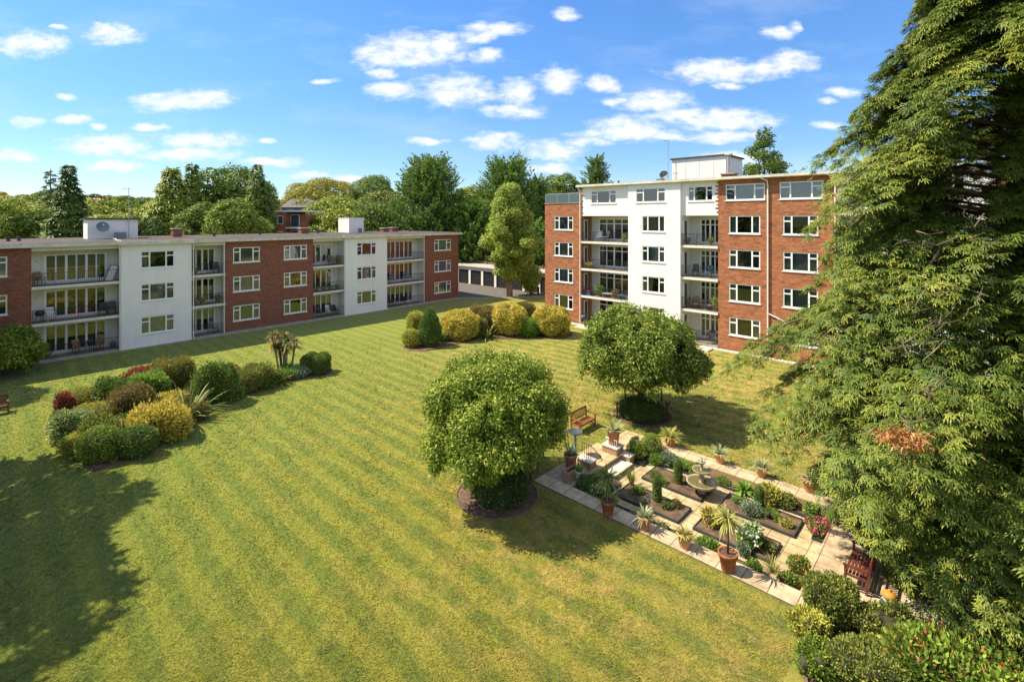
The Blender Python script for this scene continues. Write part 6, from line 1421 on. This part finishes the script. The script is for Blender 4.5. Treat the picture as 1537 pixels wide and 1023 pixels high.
t = thing('barbecue', on(RB, .55, -.45, 0.05), 0, 'dark blue round barbecue at the corner of the brick wing', 'barbecue'); MB().lathe([(.02,.55),(.25,.6),(.33,.78),(.32,.82),(.22,.95),(.02,1.0)], (0,0,0), 16).build('kettle', 'slate_blue', t, True)
for k in range(3): a = k*2.09; MB().tube([(.15*math.cos(a),.15*math.sin(a),.62),(.32*math.cos(a),.32*math.sin(a),0)], .02, 5).build('leg', 'black_metal', t)
for k in range(4): bplant(RB, 1.1+.5*k, -.95, .05, ['leftmost red flower pot','second red flower pot','third red flower pot','rightmost red flower pot'][k]+' along the terrace edge of the tall block', 25+k, .25, .2, 'leaf_fresh', 'petal_red')
table(RB, 12.0, .6, R[1], 'dark iron table on the first-floor balcony of the narrow recess', 'teak_dark'); chair(RB, 11.3, .6, R[1], 'brown chair left of the iron table', .3, 'rattan'); chair(RB, 12.6, .6, R[1], 'brown chair right of the iron table', -.3, 'rattan')
bplant(RB, 10.7, .5, R[1], 'green plant at the left of the iron table balcony', 31, .7, .2, 'leaf_dark'); bplant(RB, 13.0, .4, R[1], 'climbing plant at the right of the iron table balcony', 32, 1.1, .22, 'leaf_fresh')
chair(RB, 11.3, .6, R[2], 'navy chair on the second-floor balcony of the narrow recess', .3, 'slate_blue', 1.05); chair(RB, 12.3, .7, R[2], 'blue chair right of the navy one in the narrow recess', -.3, 'blue_cloth'); 
bplant(RB, 10.7, .4, R[3], 'terracotta potted plant at the left of the third-floor narrow balcony', 33, .35, .25); bplant(RB, 12.7, .4, R[3], 'small shrub at the right of the third-floor narrow balcony', 34, .4, .25, 'leaf_dark')
bplant(RB, 11.4, -.9, .12, 'yellow-green plant on the narrow terrace at the foot of the tall block', 35, .6, .3, 'leaf_goldgreen'); chair(RB, 12.7, .3, .2, 'dark chair on the ground floor of the narrow recess', 0, 'door_dark')
# ---------------------------------------------------------------- short grass standing on the near lawn
def turf():
    r = rng(900); n = 420000
    # denser near the camera: distance drawn evenly in 1/Y
    Y = 1/(r.uniform(1/44.0, 1/9.5, n)); X = (r.uniform(-1.08, .95, n))*Y
    du, dv = X-GO[0], Y-GO[1]; u = du*E2[0]+dv*E2[1]; v = du*E1[0]+dv*E1[1]
    ok = ~((u > -.03) & (u < 12.5) & (v > -.03) & (v < 6.8))
    ok &= ((X-c1[0])**2+(Y-c1[1])**2 > 1.6**2) & ((X-c2[0])**2+(Y-c2[1])**2 > 1.6**2)
    ok &= ~((u > 9.7) & (v < 0)) & (u < 16)
    lx, ly = X+31.2, Y-39.4; ly2 = -math.sin(TH)*lx+math.cos(TH)*ly; ok &= ly2 < -.5
    bx = [G(*p) for p in [(86,628),(96,655),(128,703),(160,704),(215,685),(285,636),(330,611),(400,582),(496,561),(492,549),(330,575),(150,600)]]
    def inside(poly):
        c = np.zeros(n, bool); m = len(poly)
        for i in range(m):
            x0, y0 = poly[i][:2]; x1, y1 = poly[(i+1) % m][:2]; t = ((y0 > Y) != (y1 > Y)) & (X < (x1-x0)*(Y-y0)/(y1-y0+1e-9)+x0); c ^= t
        return c
    ok &= ~inside(bx)
    X, Y = X[ok], Y[ok]; k = len(X); a = r.uniform(0, 6.28, k); clump = vnoise(np.stack([X, Y, X*0], 1), 3.0, 4)
    s = r.uniform(.04, .085, k)*(.7+.6*clump)*np.clip(Y/17, .8, 1.8)
    e = r.uniform(.05, .55, k); D = np.stack([np.cos(a)*np.cos(e), np.sin(a)*np.cos(e), np.sin(e)], 1)
    Nn = np.stack([r.normal(size=k)*.3, r.normal(size=k)*.3, np.ones(k)], 1)
    V, Q, T = scatter(np.stack([X, Y, np.full(k, .002)], 1), D, unit(Nn), s, LEAF, None, .55)
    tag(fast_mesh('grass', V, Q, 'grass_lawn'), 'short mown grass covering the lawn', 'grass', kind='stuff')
turf()
